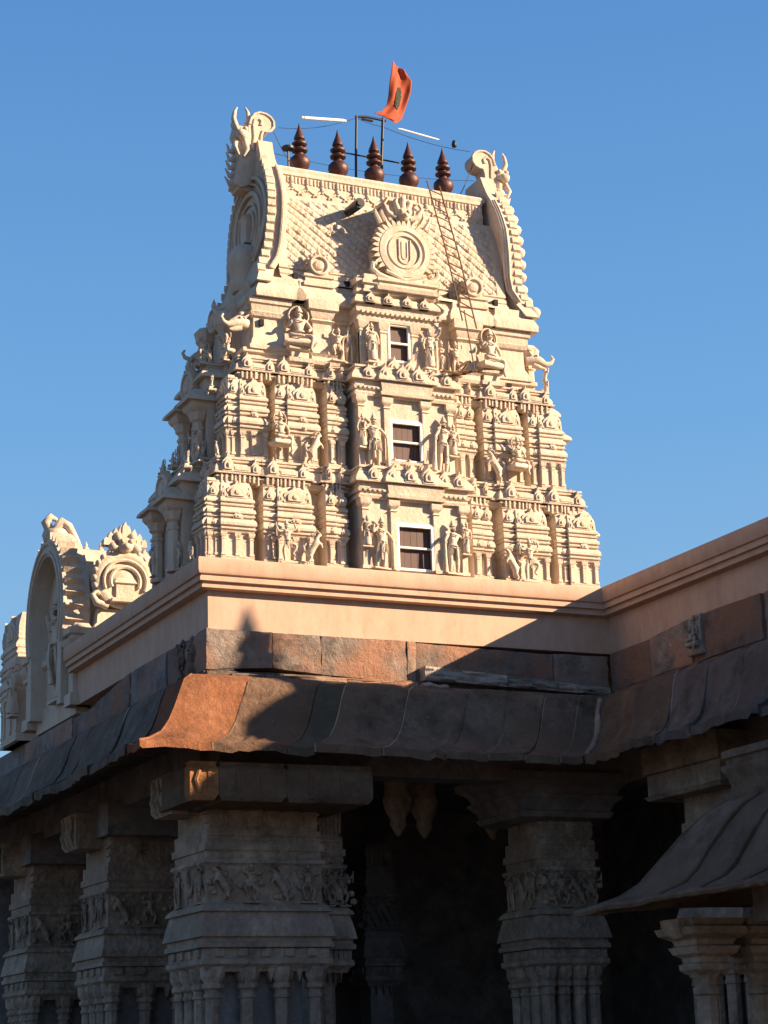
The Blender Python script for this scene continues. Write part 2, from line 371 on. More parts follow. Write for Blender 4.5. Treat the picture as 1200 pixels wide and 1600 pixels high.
def shrine(kind, w, h, d=.46, fig=False):
    """miniature shrine front for a tower face; local x across, -y outward, z up: a narrow strip and a wide bay with a groove between"""
    mb = MB(); a = w/2; H = h
    if w < .45: cols = [(-a, -.012, 0), (.012, a, .02)]
    else: cols = [(-a, -a+.24*w, .045), (-a+.24*w+.028, a, 0)]
    mb.box(-a+.03, a-.03, .07, d, 0, .96*H)
    for q, (x0, x1, yy) in enumerate(cols):
        big = (x1-x0) > .3
        top = [(.80, -.005), (.86, -.012), (.90, -.03), (.94, -.06), (.97, -.075)] if big else [(.77, -.02), (.80, .015), (.84, .03), (.88, .015), (.91, -.03), (.94, -.035), (.955, -.01), (.97, -.04), (1.0, -.06)]
        sc_ = 1 if big else .85
        mb.prof(x0, x1, yy, d, [(z*H, o*sc_) for z, o in FINE+top], xf=.42)
        n = 3 if big else (2 if x1-x0 > .16 else 1)
        for i in range(n):
            cx = x0+.03+(x1-x0-.06)*(i/(n-1) if n > 1 else .5); pw = .052 if big else .045
            mb.prof(cx-pw/2, cx+pw/2, yy-.016, yy+.05, [(.065*H, .010), (.09*H, .010), (.095*H, 0), (.25*H, 0), (.26*H, .010), (.275*H, -.004), (.29*H, .012), (.31*H, .02), (.335*H, .024)])
        if big:
            m_ = (x0+x1)/2; ww = (x1-x0)
            nasi(mb, m_, yy+.02, .755*H, ww*.62, .20*H, None, .06)
            for sx in (-1, 1): nasi(mb, m_+sx*ww*.40, yy+.03, .755*H, ww*.2, .13*H, None, .04)
            nasi(mb, m_, yy-.03, .50*H, ww*.28, .085*H, None, .035)
            if kind == 'sala': nasi(mb, m_+.0, yy-.05, .40*H, ww*.16, .07*H, None, .04)
        else:
            nasi(mb, (x0+x1)/2, yy-.0, .775*H, (x1-x0)*.72, .15*H, None, .045); nasi(mb, (x0+x1)/2, yy-.05, .415*H, (x1-x0)*.5, .07*H, None, .03)
    return mb

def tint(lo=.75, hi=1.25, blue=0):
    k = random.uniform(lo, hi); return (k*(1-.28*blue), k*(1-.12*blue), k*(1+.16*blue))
def tfront(x, y, z): return Matrix.Translation((x, y, z))

# ================================================================== THE TOWER
XC, YC = 3.30, 1.42
tower = thing('temple_tower', 'tall cream carved temple gateway tower with windows and barrel roof, sunlit on its front', 'tower', loc=(XC, YC, 8.98))
def tpart(mb, name, mat=None, ang=32): return put(mb.obj(name, mat or M['cream'], None, ang), tower)
# orientation of the four faces: local frame (x across, -y outward) -> world
FACES = {'front': (0, 1), 'left': (-PI/2, 0), 'right': (PI/2, 0), 'back': (PI, 1)}
def fm(face, u, out, z, hx, hy):
    """world location of a point u across a face, 'out' in front of its face plane"""
    if face == 'front': return (XC+u, YC-hy-out, z)
    if face == 'back': return (XC-u, YC+hy+out, z)
    if face == 'left': return (XC-hx-out, YC-u, z)
    return (XC+hx+out, YC+u, z)
TMESH = {}
def shr(kind, w, h):
    key = (kind, round(w, 2), round(h, 2))
    if key not in TMESH: TMESH[key] = shrine(kind, w, h).mesh('miniature_shrine', M['cream'])
    return TMESH[key]
def place(me, name, face, u, out, z, hx, hy, sc=(1, 1, 1), label=None):
    o = bpy.data.objects.new(name, me); COL.objects.link(o)
    o.location = fm(face, u, out, z, hx, hy); o.rotation_euler = (0, 0, FACES[face][0]); o.scale = sc
    if label: o['label'] = label
    if 'statue' in name:
        k = random.uniform(.93, 1.08); o.scale = (sc[0]*k, sc[1]*k, sc[2]*random.uniform(.94, 1.05)); o.rotation_euler = (0, random.uniform(-.05, .05), FACES[face][0]+random.uniform(-.25, .25))
    return put(o, tower)

tiers = [  # z0, z1 (cornice underside), z2 (cornice top), hx, hy, core inset, centre bay half width, bay out
    (9.03, 10.34, 10.60, 3.20, 1.27, .36, .86, .13, [('kuta', 2.85, .68), ('sala', 1.96, .74), ('panjara', 1.20, .33)], [('kuta', .95, .56)], .55, .22, .10),
    (10.60, 12.00, 12.24, 2.80, 1.09, .34, .80, .12, [('kuta', 2.50, .58), ('sala', 1.73, .64), ('panjara', 1.08, .30)], [('kuta', .80, .50)], .50, .22, .08),
]
for ti, (z0, z1, z2, hx, hy, ins, bw, bo, fl, sl, sbw, kx, ky) in enumerate(tiers):
    mb = MB()
    mb.prof(XC-hx+ins, XC+hx-ins, YC-hy+ins, YC+hy-ins, [(z0-.03, 0), (z1+.02, 0)])
    # architrave + kapota with breaks over every shrine
    H_ = z2-z1
    band = [(z1-.10, -.10), (z1-.09, -.01), (z1-.05, .0), (z1-.045, .03), (z1-.02, .035), (z1-.015, .005), (z1, .01), (z1, .075), (z1+.022, .08), (z1+.03, .055), (z1+.35*H_, .052), (z1+.5*H_, .035), (z1+.62*H_, .012), (z1+.64*H_, -.01)]
    top = [(z1+.72*H_, -.01), (z1+.73*H_, .02), (z1+.80*H_, .025), (z1+.82*H_, .0), (z1+.9*H_, .0), (z1+.91*H_, .02), (z2+.01, .02)]
    mb.prof(XC-hx+kx+.07, XC+hx-kx-.07, YC-hy+ky+.07, YC+hy-ky-.07, band+top)
    def seg(fc, u, w, back, jig):
        T = Matrix.Translation(fm(fc, u, -back, 0, hx, hy)) @ Matrix.Rotation(FACES[fc][0], 4, 'Z')
        mb.prof(-w/2, w/2, 0, .5, [(p, o-.002-jig) for p, o in band]+[(p, o-.002-jig) for p, o in top[:-1]]+[(z2+.006-jig, .02)], T=T)
        nasi(mb, -w*.30, -.05, z1+.10*H_, min(.17, w*.3), 1.02*H_, T, .06); nasi(mb, w*.36, -.05, z1+.06*H_, min(.13, w*.25), .85*H_, T, .05)
        if w > .5:      # framed panel between the humps
            mb.box(-w*.16, w*.24, -.075, .0, z1+.14*H_, z1+.48*H_, T=T); mb.box(-w*.13, w*.21, -.085, .0, z1+.22*H_, z1+.40*H_, T=T)
        k_ = -w*.44
        while k_ < w*.44:       # uneven row of small hanging carvings below the cornice
            q_ = random.uniform(.028, .05); mb.box(k_, k_+q_*.7, -.045-random.uniform(0, .02), .03, z1-.10-random.uniform(0, .05), z1-.004, .004, T); k_ += q_*1.9
    for k, u, w in fl:
        for sx in (-1, 1):
            for fc in ('front', 'back'): seg(fc, sx*(u-(kx*.75 if u > 2.4 else 0)), w-.03, ky, 0)
    for fc in ('left', 'right'):
        for k, u, w in sl:
            for sx in (-1, 1): seg(fc, sx*(u-ky), w-.04, kx, .002)
    tpart(mb, 'tier_wall')
    for kind, u, w in fl:
        for fc in ('front', 'back'):
            for sx in (-1, 1):
                place(shr(kind, w, z1-.07-z0), 'miniature_shrine', fc, sx*u, 0, z0, hx, hy)
    for kind, u, w in sl:
        for fc in ('left', 'right'):
            for sx in (-1, 1): place(shr(kind, w, z1-.07-z0), 'miniature_shrine', fc, sx*u, 0.004, z0+.002, hx, hy)
    # statues between and before the shrines
    sh = (z1-z0)*.50
    for sx in (-1, 1):
        place(FIG['dance' if ti == 0 else 'seat'], 'statue', 'front', sx*1.97-.06, .15, z0+.05 if ti else z0+.0, hx, hy, (sh, sh, sh))
        place(FIG['yali'], 'statue', 'front', sx*(1.62 if ti == 0 else 1.5), .12, z0, hx, hy, (sx*sh*.8, sh*.8, sh*.8))
    # centre bay on the front with window, guardians and lesser shrine
    yb = YC-hy-bo
    mb = MB()
    bay = [(z0-.02, .03), (z0+.04, .03), (z0+.05, 0), (z1-.30, 0), (z1-.29, .03), (z1-.26, .045), (z1-.24, .03), (z1-.22, .02)]
    ww, wh = (.30, .70) if ti == 0 else (.27, .64)
    zs = z0+.02 if ti == 0 else z0+.17
    # bay walls around a real window opening
    xw0, xw1 = XC-ww, XC+ww
    mb.box(XC-bw, xw0-.0, yb, YC-hy+.4, z0-.02, z1-.24); mb.box(xw1, XC+bw, yb, YC-hy+.4, z0-.02, z1-.24)
    mb.box(xw0-.001, xw1+.001, yb+.002, YC-hy+.4, zs+wh, z1-.24); mb.box(xw0-.001, xw1+.001, yb+.002, YC-hy+.4, z0-.02, zs)
    mb.box(xw0-.001, xw1+.001, yb+.20, YC-hy+.39, zs-.001, zs+wh+.001)
    for sx in (-1, 1):      # pilasters beside the window and at the bay edges
        for u in (ww+.05, bw-.05):
            mb.prof(XC+sx*u-.045, XC+sx*u+.045, yb-.035, yb+.05, [(z0, .02), (z0+.05, .02), (z0+.06, 0), (z1-.42, 0), (z1-.41, .02), (z1-.38, -.005), (z1-.35, .02), (z1-.33, .04), (z1-.31, .045), (z1-.24, .045)])
    # stepped entablature above the window
    mb.prof(XC-bw, XC+bw, yb, YC-hy+.4, [(z1-.24, .0), (z1-.24, .05), (z1-.20, .065), (z1-.19, .03), (z1-.15, .03), (z1-.14, .055), (z1-.09, .07), (z1-.08, .03), (z1, .04)]+kapota(z1+.002, (z2-z1)*.72, .115)+[(p+.004, o) for p, o in top])
    mb.prof(XC-ww-.12, XC+ww+.12, yb-.07, yb+.1, [(z1-.22, .0), (z1-.22, .05), (z1-.17, .06), (z1-.16, .02), (z1-.1, .03), (z1-.02, .05)]+kapota(z1+.004, (z2-z1)*.70, .10)+[(z2-.05, .02)])
    for u in (-.80, -.45, -.12, .22, .55, .84): nasi(mb, XC+u*bw, yb-.09-(.06 if abs(u) < .4 else 0), z1+.08*H_, .17 if abs(u) > .3 else .2, H_*random.uniform(.85, 1.15), None, .06)
    dent(mb, XC-bw, XC+bw, yb-.03, z1-.13, z1-.10, .05, 22, .5)
    if ti == 1:
        mb.prof(XC-ww-.08, XC+ww+.08, yb-.05, yb+.1, [(z0, .04), (z0+.05, .05), (z0+.06, .01), (z0+.11, .01), (z0+.12, .04), (z0+.16, .05), (z0+.168, .01)])
        for u in (-.28, 0.02, .3): nasi(mb, XC+u*.8, yb-.06, z0+.0, .15, .20, None, .05)
    tpart(mb, 'window_bay')
    wf = MB(); fr = .036
    yf = yb-.03
    wf.box(xw0+.0, xw0+fr, yf, yf+.05, zs, zs+wh); wf.box(xw1-fr, xw1-.0, yf, yf+.05, zs, zs+wh)
    wf.box(xw0+fr, xw1-fr, yf, yf+.05, zs+wh-fr, zs+wh); wf.box(xw0+fr, xw1-fr, yf, yf+.05, zs, zs+fr); wf.box(xw0+fr, xw1-fr, yf+.003, yf+.045, zs+wh*.5-.014, zs+wh*.5+.014)
    # proud architrave round the opening
    for a0, a1, b0, b1 in ((xw0-.03, xw0, zs, zs+wh+.03), (xw1, xw1+.03, zs, zs+wh+.03), (xw0, xw1, zs+wh, zs+wh+.03)): wf.box(a0, a1, yb-.012, yb+.02, b0, b1)
    w_o = tpart(wf, 'window', M['frame'])
    pn = MB(); npk = 5
    for i in range(npk):
        a_ = xw0+fr+(xw1-xw0-2*fr)*i/npk; b_ = xw0+fr+(xw1-xw0-2*fr)*(i+1)/npk; q_ = random.uniform(0, .006); pn.tint = tint(.8, 1.2); pn.box(a_+.002, b_-.002, yf+.07+q_, yf+.10, zs+fr, zs+wh-fr)
    pn.box(xw0+fr, xw1-fr, yf+.085, yf+.095, zs+fr, zs+wh-fr)
    p_o = pn.obj('pane', M['pane'], w_o)
    gs = (z1-z0)*.62
    for sx in (-1, 1):
        place(FIG['guard'], 'guardian_statue', 'front', sx*(ww+.30), bo+.08, z0+(.0 if ti == 0 else .03), hx, hy, (-sx*gs*1.05, gs*1.1, gs))
        place(FIG['slim'], 'statue', 'front', sx*(bw-.05), bo+.08, z0+.32, hx, hy, (sx*gs*.62, gs*.62, gs*.62))
    # side faces: centre bay with horseshoe arch over an octagonal column pair
    for fc in ('left', 'right'):
        T = Matrix.Translation(fm(fc, 0, 0, 0, hx, hy)) @ Matrix.Rotation(FACES[fc][0], 4, 'Z')
        mb = MB()
        mb.prof(-sbw, sbw, -.12, .4, [(z0-.02, .03), (z0+.05, .03), (z0+.06, 0), (z1-.25, 0), (z1-.22, .05), (z1-.17, .05), (z1-.16, .02), (z1, .04)]+kapota(z1+.003, (z2-z1)*.72, .13)+[(p+.005, o) for p, o in top], T=T)
        for u in (-.36, .36):
            mb.lathe([(.115, z0), (.115, z0+.06), (.09, z0+.08), (.085, z0+.62), (.10, z0+.63), (.11, z0+.67), (.08, z0+.70), (.085, z0+.74), (.13, z0+.78), (.13, z0+.82), (.16, z0+.87), (.16, z0+.90), (.09, z0+.92)], u*sbw/.55, -.20, 8, T)
            mb.prof(u*sbw/.55-.14, u*sbw/.55+.14, -.32, .0, [(z0+.90, 0), (z0+.93, .03), (z0+.98, .06), (z0+1.04, .06)]+kapota(z0+1.04, .14, .13)+[(z0+1.25, -.02)], T=T)
        kudu(mb, 0, -.22, z1+.02, .25, T, True, .07)
        tpart(mb, 'side_bay')
        for k, (u, s_) in enumerate(((-.9, .42), (0, .5), (.88, .42), (.42, .34))):
            place(FIG[('slim', 'guard', 'dance', 'seat')[(k+ti) % 4]], 'statue', fc, u*sbw*1.1, .40 if k in (1,) else .18, z0+(.55 if k == 3 else 0), hx, hy, (s_,)*3)
        for u in (-1, 1): place(FIG['yali'], 'statue', fc, u*sbw*.9, .06, z2-.02, hx, hy, (.3*u, .3, .3))
        for u in (-.4, .45): place(FIG['seat'], 'statue', fc, u*sbw, .16, z2-.06, hx, hy, (.36, .36, .36))
for (z_, out_, d_, k_, s_) in ((9.03, .30, .22, 'yali', .34), (10.28, .34, .22, 'seat', .40), (10.62, .42, .42, 'dance', .55), (10.62, .22, .12, 'yali', .30),
                               (11.55, .26, .2, 'seat', .36), (12.22, .30, .25, 'seat', .46), (12.22, .62, .5, 'dance', .5), (11.95, .20, .12, 'yali', .25)):
    for fc in ('left',):
        hx_, hy_ = (3.2, 1.27) if z_ < 10.3 else (2.86, 1.12) if z_ < 11.9 else (2.5, 1.0)
        place(FIG[k_], 'statue', fc, (1 if fc == 'left' else -1)*(hy_-d_), out_-.12, z_, hx_, hy_, (s_, s_, s_))
# plinth under the tower
mb = MB(); mb.prof(XC-3.2, XC+3.2, YC-1.27, YC+1.27, [(8.94, .07), (9.02, .07), (9.03, .02)]); tpart(mb, 'tower_plinth')

# ---- third storey: plain neck walls with seated figures, makara brackets
z0, z1, z2, hx, hy = 12.24, 13.26, 13.56, 2.44, .86
mb = MB()
mb.prof(XC-hx+.10, XC+hx-.10, YC-hy+.10, YC+hy-.10, [(z0-.02, .14), (z0+.05, .14), (z0+.06, .10), (z0+.12, .10), (z0+.13, .15), (z0+.19, .15), (z0+.20, .05), (z0+.25, .05), (z0+.26, .0),
                                                     (z1-.26, 0), (z1-.24, .03), (z1-.20, .03), (z1-.18, .06), (z1-.10, .06), (z1-.08, .09), (z1, .09)])
tpart(mb, 'neck_wall')
mb = MB()
rows = [(-2.05, .46), (-1.23, .22), (2.05, .46), (1.23, .22)]
for u, w in rows:
    mb = MB(); T = Matrix.Translation(fm('front', u, 0, 0, hx, hy))
    if w > .4:      # boxed wall panel with bell foot and small square painted hole
        mb.prof(-w*.62, w*.62, -.02, .15, [(z0+.18, .06), (z0+.24, .06), (z0+.26, .03), (z0+.34, .0), (z0+.40, -.03), (z1-.32, -.04), (z1-.30, .0), (z1-.24, .03), (z1-.22, .0), (z1-.12, .02), (z1-.10, .05), (z1-.02, .06)], T=T)
    else:
        mb.prof(-w*.7, w*.7, -.10, .15, [(z0+.0, .08), (z0+.05, .10), (z0+.07, .04), (z0+.14, .04), (z0+.18, .08), (z0+.2, .0), (z1-.34, 0), (z1-.30, .05), (z1-.26, .0), (z1-.22, .03), (z1-.15, .05), (z1-.13, .09), (z1+.02, .10)], T=T)
    tpart(mb, 'neck_shrine')
for u in (-1.62, 1.62):      # seat blocks below the seated figures
    mb = MB(); T = Matrix.Translation(fm('front', u, 0, 0, hx, hy)); mb.prof(-.14, .14, -.16, .1, [(z0, .05), (z0+.06, .06), (z0+.08, .0), (z0+.18, .0), (z0+.2, .05), (z0+.24, .06)], T=T); tpart(mb, 'seat_block')
for u, dz in ((-2.18, .62), (-1.12, .55), (1.22, .6), (2.0, .12)):
    x, y, z = fm('front', u, 0, z0+dz, hx, hy); mb = MB(); mb.box(x-.035, x+.035, y-.03, y+.1, z-.05, z+.05); tpart(mb, 'painted_hole', M['hole'])  # solid black blocks, the holes' inner shade put into colour
for sx in (-1, 1):
    place(FIG['seat'], 'statue', 'front', sx*1.62, .12, z0+.02, hx, hy, (.92, .92, .92))
    place(FIG['dance'], 'statue', 'front', sx*1.0, .16, z0+.1, hx, hy, (.55*sx, .55, .55))
def makara(mb, T, s=1):     # corner sea-monster bracket with curled trunk, poking outward along +x
    mb.tube([(-.1, 0, .05), (.08, 0, .08), (.20, 0, .03), (.30, 0, -.02), (.40, 0, .02), (.44, 0, .10), (.40, 0, .16)], [.10, .12, .085, .055, .04, .03, .02], 8, T)
    mb.tube([(.05, 0, -.02), (.18, 0, -.08), (.27, 0, -.10)], [.08, .05, .02], 8, T)
    mb.tube([(-.02, 0, .12), (.02, 0, .24), (-.08, 0, .30), (-.16, 0, .22)], [.06, .05, .04, .03], 8, T)
    for sy in (-1, 1): mb.ball((.1, sy*.1, .12), .03, T, 6, 4); mb.tube([(.0, sy*.08, .14), (-.06, sy*.14, .2)], [.035, .01], 6, T)
for sx in (-1, 1):
    for sy in (-1, 1):
        mb = MB(); T = Matrix.Translation((XC+sx*(hx+.02), YC+sy*(hy-.08), z0+.55)) @ Matrix.Rotation(math.atan2(sy*.25, sx), 4, 'Z') @ Matrix.Scale(.85, 4)
        makara(mb, T); tpart(mb, 'corner_beast', M['cream_plain'], 60)
# centre bay storey three
bw, bo = .66, .20; yb = YC-hy-bo; ww, wh = .185, .62; zs = z0+.17; xw0, xw1 = XC-ww, XC+ww
mb = MB()
mb.box(XC-bw, xw0, yb, YC-hy+.4, z0-.02, z1-.24); mb.box(xw1, XC+bw, yb, YC-hy+.4, z0-.02, z1-.24)
mb.box(xw0-.001, xw1+.001, yb+.002, YC-hy+.4, zs+wh, z1-.24); mb.box(xw0-.001, xw1+.001, yb+.002, YC-hy+.4, z0-.02, zs); mb.box(xw0-.001, xw1+.001, yb+.2, YC-hy+.39, zs-.001, zs+wh+.001)
for sx in (-1, 1):
    for u in (ww+.08, bw-.05): mb.prof(XC+sx*u-.05, XC+sx*u+.05, yb-.03, yb+.05, [(z0, .02), (z0+.05, .02), (z0+.06, 0), (z1-.42, 0), (z1-.40, .02), (z1-.37, 0), (z1-.33, .03), (z1-.24, .045)])
mb.prof(XC-bw, XC+bw, yb, YC-hy+.5, [(z1-.24, .0), (z1-.24, .05), (z1-.20, .06), (z1-.19, .02), (z1-.12, .03), (z1-.10, .06), (z1-.03, .07), (z1-.02, .03), (z1+.04, .03)]+kapota(z1+.04, .16, .10)+[(z1+.22, .04), (z1+.28, .04), (z1+.29, 0), (z1+.36, 0), (z1+.37, .04), (z1+.44, .05), (z1+.45, .01), (z1+.50, .01)])
for u in (-.42, -.12, .16, .45): nasi(mb, XC+u, yb-.06, z0-.04, .20, .26, None, .06)
for u in (-.5, -.2, .12, .42): nasi(mb, XC+u, yb-.1, z1+.04, .16, .17, None, .05)
mb.prof(XC-bw+.1, XC+bw-.1, yb-.05, yb+.2, [(z1+.22, .05), (z1+.26, .05), (z1+.27, .02), (z1+.34, .02), (z1+.36, .06), (z1+.42, .06), (z1+.43, .02), (z1+.52, .02)])
dent(mb, XC-bw, XC+bw, yb-.03, z1-.12, z1-.08, .05, 16, .5)
tpart(mb, 'window_bay')
wf = MB(); fr = .032; yf = yb-.03
wf.box(xw0, xw0+fr, yf, yf+.05, zs, zs+wh); wf.box(xw1-fr, xw1, yf, yf+.05, zs, zs+wh)
wf.box(xw0+fr, xw1-fr, yf, yf+.05, zs+wh-fr, zs+wh); wf.box(xw0+fr, xw1-fr, yf, yf+.05, zs, zs+fr); wf.box(xw0+fr, xw1-fr, yf+.003, yf+.045, zs+wh*.5-.014, zs+wh*.5+.014)
for a0, a1, b0, b1 in ((xw0-.03, xw0, zs, zs+wh+.03), (xw1, xw1+.03, zs, zs+wh+.03), (xw0, xw1, zs+wh, zs+wh+.03)): wf.box(a0, a1, yb-.012, yb+.02, b0, b1)
w_o = tpart(wf, 'window', M['frame']); pn = MB(); pn.box(xw0+fr, xw1-fr, yf+.07, yf+.08, zs+fr, zs+wh-fr); pn.obj('pane', M['pane'], w_o)
for sx in (-1, 1):
    place(FIG['slim'], 'guardian_statue', 'front', sx*(ww+.30), bo+.09, z0+.1, hx, hy, (-sx*.66, .66, .66))
    place(FIG['guard'], 'statue', 'front', sx*(bw+.12), bo*.4, z0+.1, hx, hy, (.6*sx, .6, .6))
# side of storey three: round column with brackets and arch dormer
for fc in ('left', 'right'):
    T = Matrix.Translation(fm(fc, 0, 0, 0, hx, hy)) @ Matrix.Rotation(FACES[fc][0], 4, 'Z'); mb = MB()
    mb.prof(-.42, .42, -.05, .3, [(z0-.02, .03), (z0+.1, .03), (z0+.12, 0), (z1-.2, 0), (z1-.18, .06), (z1, .08)], T=T)
    for u in (-.5, .3): mb.lathe([(.13, z0), (.13, z0+.1), (.10, z0+.12), (.095, z0+.5), (.12, z0+.52), (.12, z0+.56), (.09, z0+.6), (.17, z0+.7), (.17, z0+.75), (.20, z0+.86), (.14, z1-.1)], u, -.12, 8, T)
    kudu(mb, .1, -.2, z0+.85, .2, T, True, .06)
    tpart(mb, 'side_bay')
    for k, u in enumerate((-.75, -.1, .7)): place(FIG[('guard', 'seat', 'slim')[k]], 'statue', fc, u, .28, z0, hx, hy, (.55, .55, .55))

# ---- barrel roof
XC0 = XC; XC = XC+.10
mb = MB()
zc0, zc1 = 13.26, 13.56
mb.prof(XC-2.28, XC+2.28, YC-.82, YC+.82, [(zc0, .0), (zc0, .14), (zc0+.03, .15), (zc0+.10, .14), (zc0+.18, .10), (zc0+.24, .05), (zc0+.27, .05), (zc0+.27, .03), (zc0+.34, .03)])
for i in range(24):
    u = -2.3+4.6*i/23
    if abs(u) > .8:
        R_ = Matrix.Translation((XC+u, YC-.90, zc0+.13)) @ Matrix.Rotation(PI/2-.5, 4, 'X')
        mb.lathe([(.055, -.03), (.055, .03), (.035, .04), (.03, .015), (.001, .015)], 0, 0, 10, R_, cap=False)
for u in (-1.35, 1.25, -2.0, 2.0):    # breaks in the roof cornice above the wall panels
    mb.prof(XC+u-.26, XC+u+.26, YC-.86, YC-.4, [(zc0-.01, .0), (zc0-.01, .14), (zc0+.08, .15), (zc0+.19, .10), (zc0+.24, .06), (zc0+.35, .05)])
tpart(mb, 'roof_cornice')
mb = MB()
# cross-section, from cornice to ridge: half depth against height
sec = [(13.58, .86), (13.70, .80), (13.9, .76), (14.2, .72), (14.5, .67), (14.8, .60), (15.05, .50), (15.2, .42)]
zz = np.array([p[0] for p in sec]); hh = np.array([p[1] for p in sec])
NU, NV = 300, 110
L0, L1 = 13.86, 15.12
for sgn, fc in ((1, 'front'), (-1, 'back')):
    nu, nv = (NU, NV) if sgn == 1 else (90, 40)
    U = np.linspace(-1.95, 1.95, nu); V = np.linspace(13.58, 15.2, nv)
    UU, VV = np.meshgrid(U, V, indexing='ij'); HD = np.interp(VV, zz, hh)
    if sgn == 1:
        vv = VV-13.58
        dg = (UU*.85+vv*1.0)/.155      # diagonal garland rows
        fr_ = np.abs(dg-np.floor(dg)-.5)*2
        Hh = .022*(1-np.clip((fr_-.70)/.25, 0, 1))
        dg2 = (UU*1.0-vv*1.0)/.13+np.floor(dg)*.5; fr2 = np.abs(dg2-np.floor(dg2)-.5)*2
        Hh -= .012*np.clip((fr2-.78)/.2, 0, 1)
        st = np.sqrt((fr_)**2+(fr2)**2); Hh += .012*(st < .28)
        hsh = np.modf(np.abs(np.sin(np.floor(dg)*12.9898+np.floor(dg2)*78.233)*43758.5453))[0]; Hh = Hh*(.55+.8*hsh)+.006*(hsh-.5)
        mask = ((VV > L0) & (VV < L1) & (np.abs(UU) < 1.80))
        Hh = np.where(mask, Hh, .03)
        Hh = np.where((VV > 13.80) & (VV < 13.83), .0, Hh); Hh = np.where((VV > 13.70) & (VV < 13.72), .01, Hh); Hh = np.where(VV < 13.64, .05, Hh)
    else: Hh = 0*UU
    if sgn == 1: mb.panel(XC+UU, YC-HD, VV, Hh)
    else: mb.panel(XC-UU, YC+HD, VV, Hh)
# ridge band with swags (front), plain back, top
nu, nv = 300, 44
U = np.linspace(-1.80, 1.80, nu); V = np.linspace(15.14, 15.62, nv); UU, VV = np.meshgrid(U, V, indexing='ij')
ph = UU/.26; fr_ = ph-np.floor(ph)-.5; w_ = (VV-15.14)/.48
Hh = .03+.0*UU
Hh = np.where((w_ > .88), .055, Hh)
scal = .50-.16*(1-(fr_*2)**2); Hh += np.where(np.abs(w_-scal) < .045, .02, 0)
Hh += np.where((np.abs(fr_) > .44) & (w_ > .35) & (w_ < .85), .022, 0)
tee = UU/.065; Hh += np.where((w_ > .62) & (w_ < .84) & (np.abs(tee-np.floor(tee)-.5) > .28), .018, 0)
r_ = np.sqrt((fr_*.26)**2+((VV-15.24))**2); Hh += np.where((r_ < .045) & (r_ > .022), .025, 0); Hh += np.where(w_ < .06, .025, 0)
mb.panel(XC+UU, YC-.40+.03*w_, VV, Hh)
mb.prof(XC-1.80, XC+1.80, YC-.36, YC+.36, [(15.1, .03), (15.62, .0), (15.62, .05), (15.68, .06), (15.72, .03), (15.73, -.04)])
mb.prof(XC-1.9, XC+1.9, YC-.38, YC+.38, [(13.6, .3), (14.5, .2), (15.12, .0)])
tpart(mb, 'roof', ang=28)
# little dormers on the roof foot
for u in (-1.35, 1.30):
    mb = MB(); x = XC+u; y = YC-.92
    mb.prof(x-.22, x+.22, y, YC-.5, [(13.54, .03), (13.60, .03), (13.61, 0), (13.68, 0), (13.69, .03), (13.73, .03), (13.74, 0)])
    kudu(mb, x, y+.02, 13.88, .17, None, True, .08)
    mb.prof(x-.1, x+.1, y+.05, YC-.5, [(13.74, .06), (13.9, .06), (14.04, 0), (14.1, -.08)])
    tpart(mb, 'roof_dormer')
for u, z in ((-1.72, 13.68), (-.86, 13.66), (.92, 13.72), (1.72, 13.70)):
    mb = MB(); mb.box(XC+u-.035, XC+u+.035, YC-.90, YC-.70, z-.05, z+.05); tpart(mb, 'painted_hole', M['hole'])  # black blocks painted as shaded holes, nothing is cut out

# ---- central medallion dormer with the U mark
MZ, MR, MY = 14.24, .47, YC-.92-.18; MX = XC+.03
mb = MB()
Rm = Matrix.Translation((MX, MY, MZ)) @ Matrix.Rotation(PI/2, 4, 'X')
mb.lathe([(MR-.02, -.75), (MR-.02, .0), (MR-.04, .03), (MR-.13, .04), (MR-.15, .015), (MR-.175, .015), (MR-.185, .035), (MR-.215, .035), (MR-.225, .005), (.001, .005)], 0, 0, 40, Rm, cap=False)
n = 25
for k in range(n):
    a = -.6+(PI+1.2)*k/(n-1); c, s_ = math.cos(a), math.sin(a); q = .068
    tip = .10 if k % 2 else .08
    p = [(MX+(MR-.03)*c-q*.55*s_, MZ+(MR-.03)*s_+q*.55*c), (MX+(MR-.03)*c+q*.55*s_, MZ+(MR-.03)*s_-q*.55*c), (MX+(MR+tip*.6)*c+q*.25*s_, MZ+(MR+tip*.6)*s_-q*.25*c), (MX+(MR+tip)*c-q*.3*s_, MZ+(MR+tip)*s_+q*.3*c)]
    mb.prism(p, MY-.02, MY+.10, 'y')
for sx in (-1, 1):
    mb.tube([(MX+sx*(.30), MY, MZ-MR-.02), (MX+sx*.46, MY, MZ-MR+.02), (MX+sx*.56, MY, MZ-.36), (MX+sx*.55, MY, MZ-.26), (MX+sx*.48, MY, MZ-.27)], [.05, .06, .05, .04, .03], 8)
mb.prof(MX-.42, MX+.42, MY-.02, YC-.5, [(13.52, .10), (13.58, .12), (13.60, .06), (13.66, .06), (13.67, .10), (13.71, .10), (13.72, .03), (13.80, .0)])
mb.tube([(MX-.34, MY-.03, MZ-MR+.1), (MX, MY-.03, MZ-MR-.02), (MX+.34, MY-.03, MZ-MR+.1)], .03, 6)
med = tpart(mb, 'roof_medallion')
mb = MB()      # the U and the ring round it
uw, ut, uz = .10, .015, MZ-.20
pts = [(MX-uw, uz+.40)]+[(MX-uw*math.cos(a), uz+.115-.115*math.sin(a)) for a in np.linspace(0, PI, 13)]+[(MX+uw, uz+.40)]
mb.tube([(x, MY-.012, z) for x, z in pts], ut, 6)
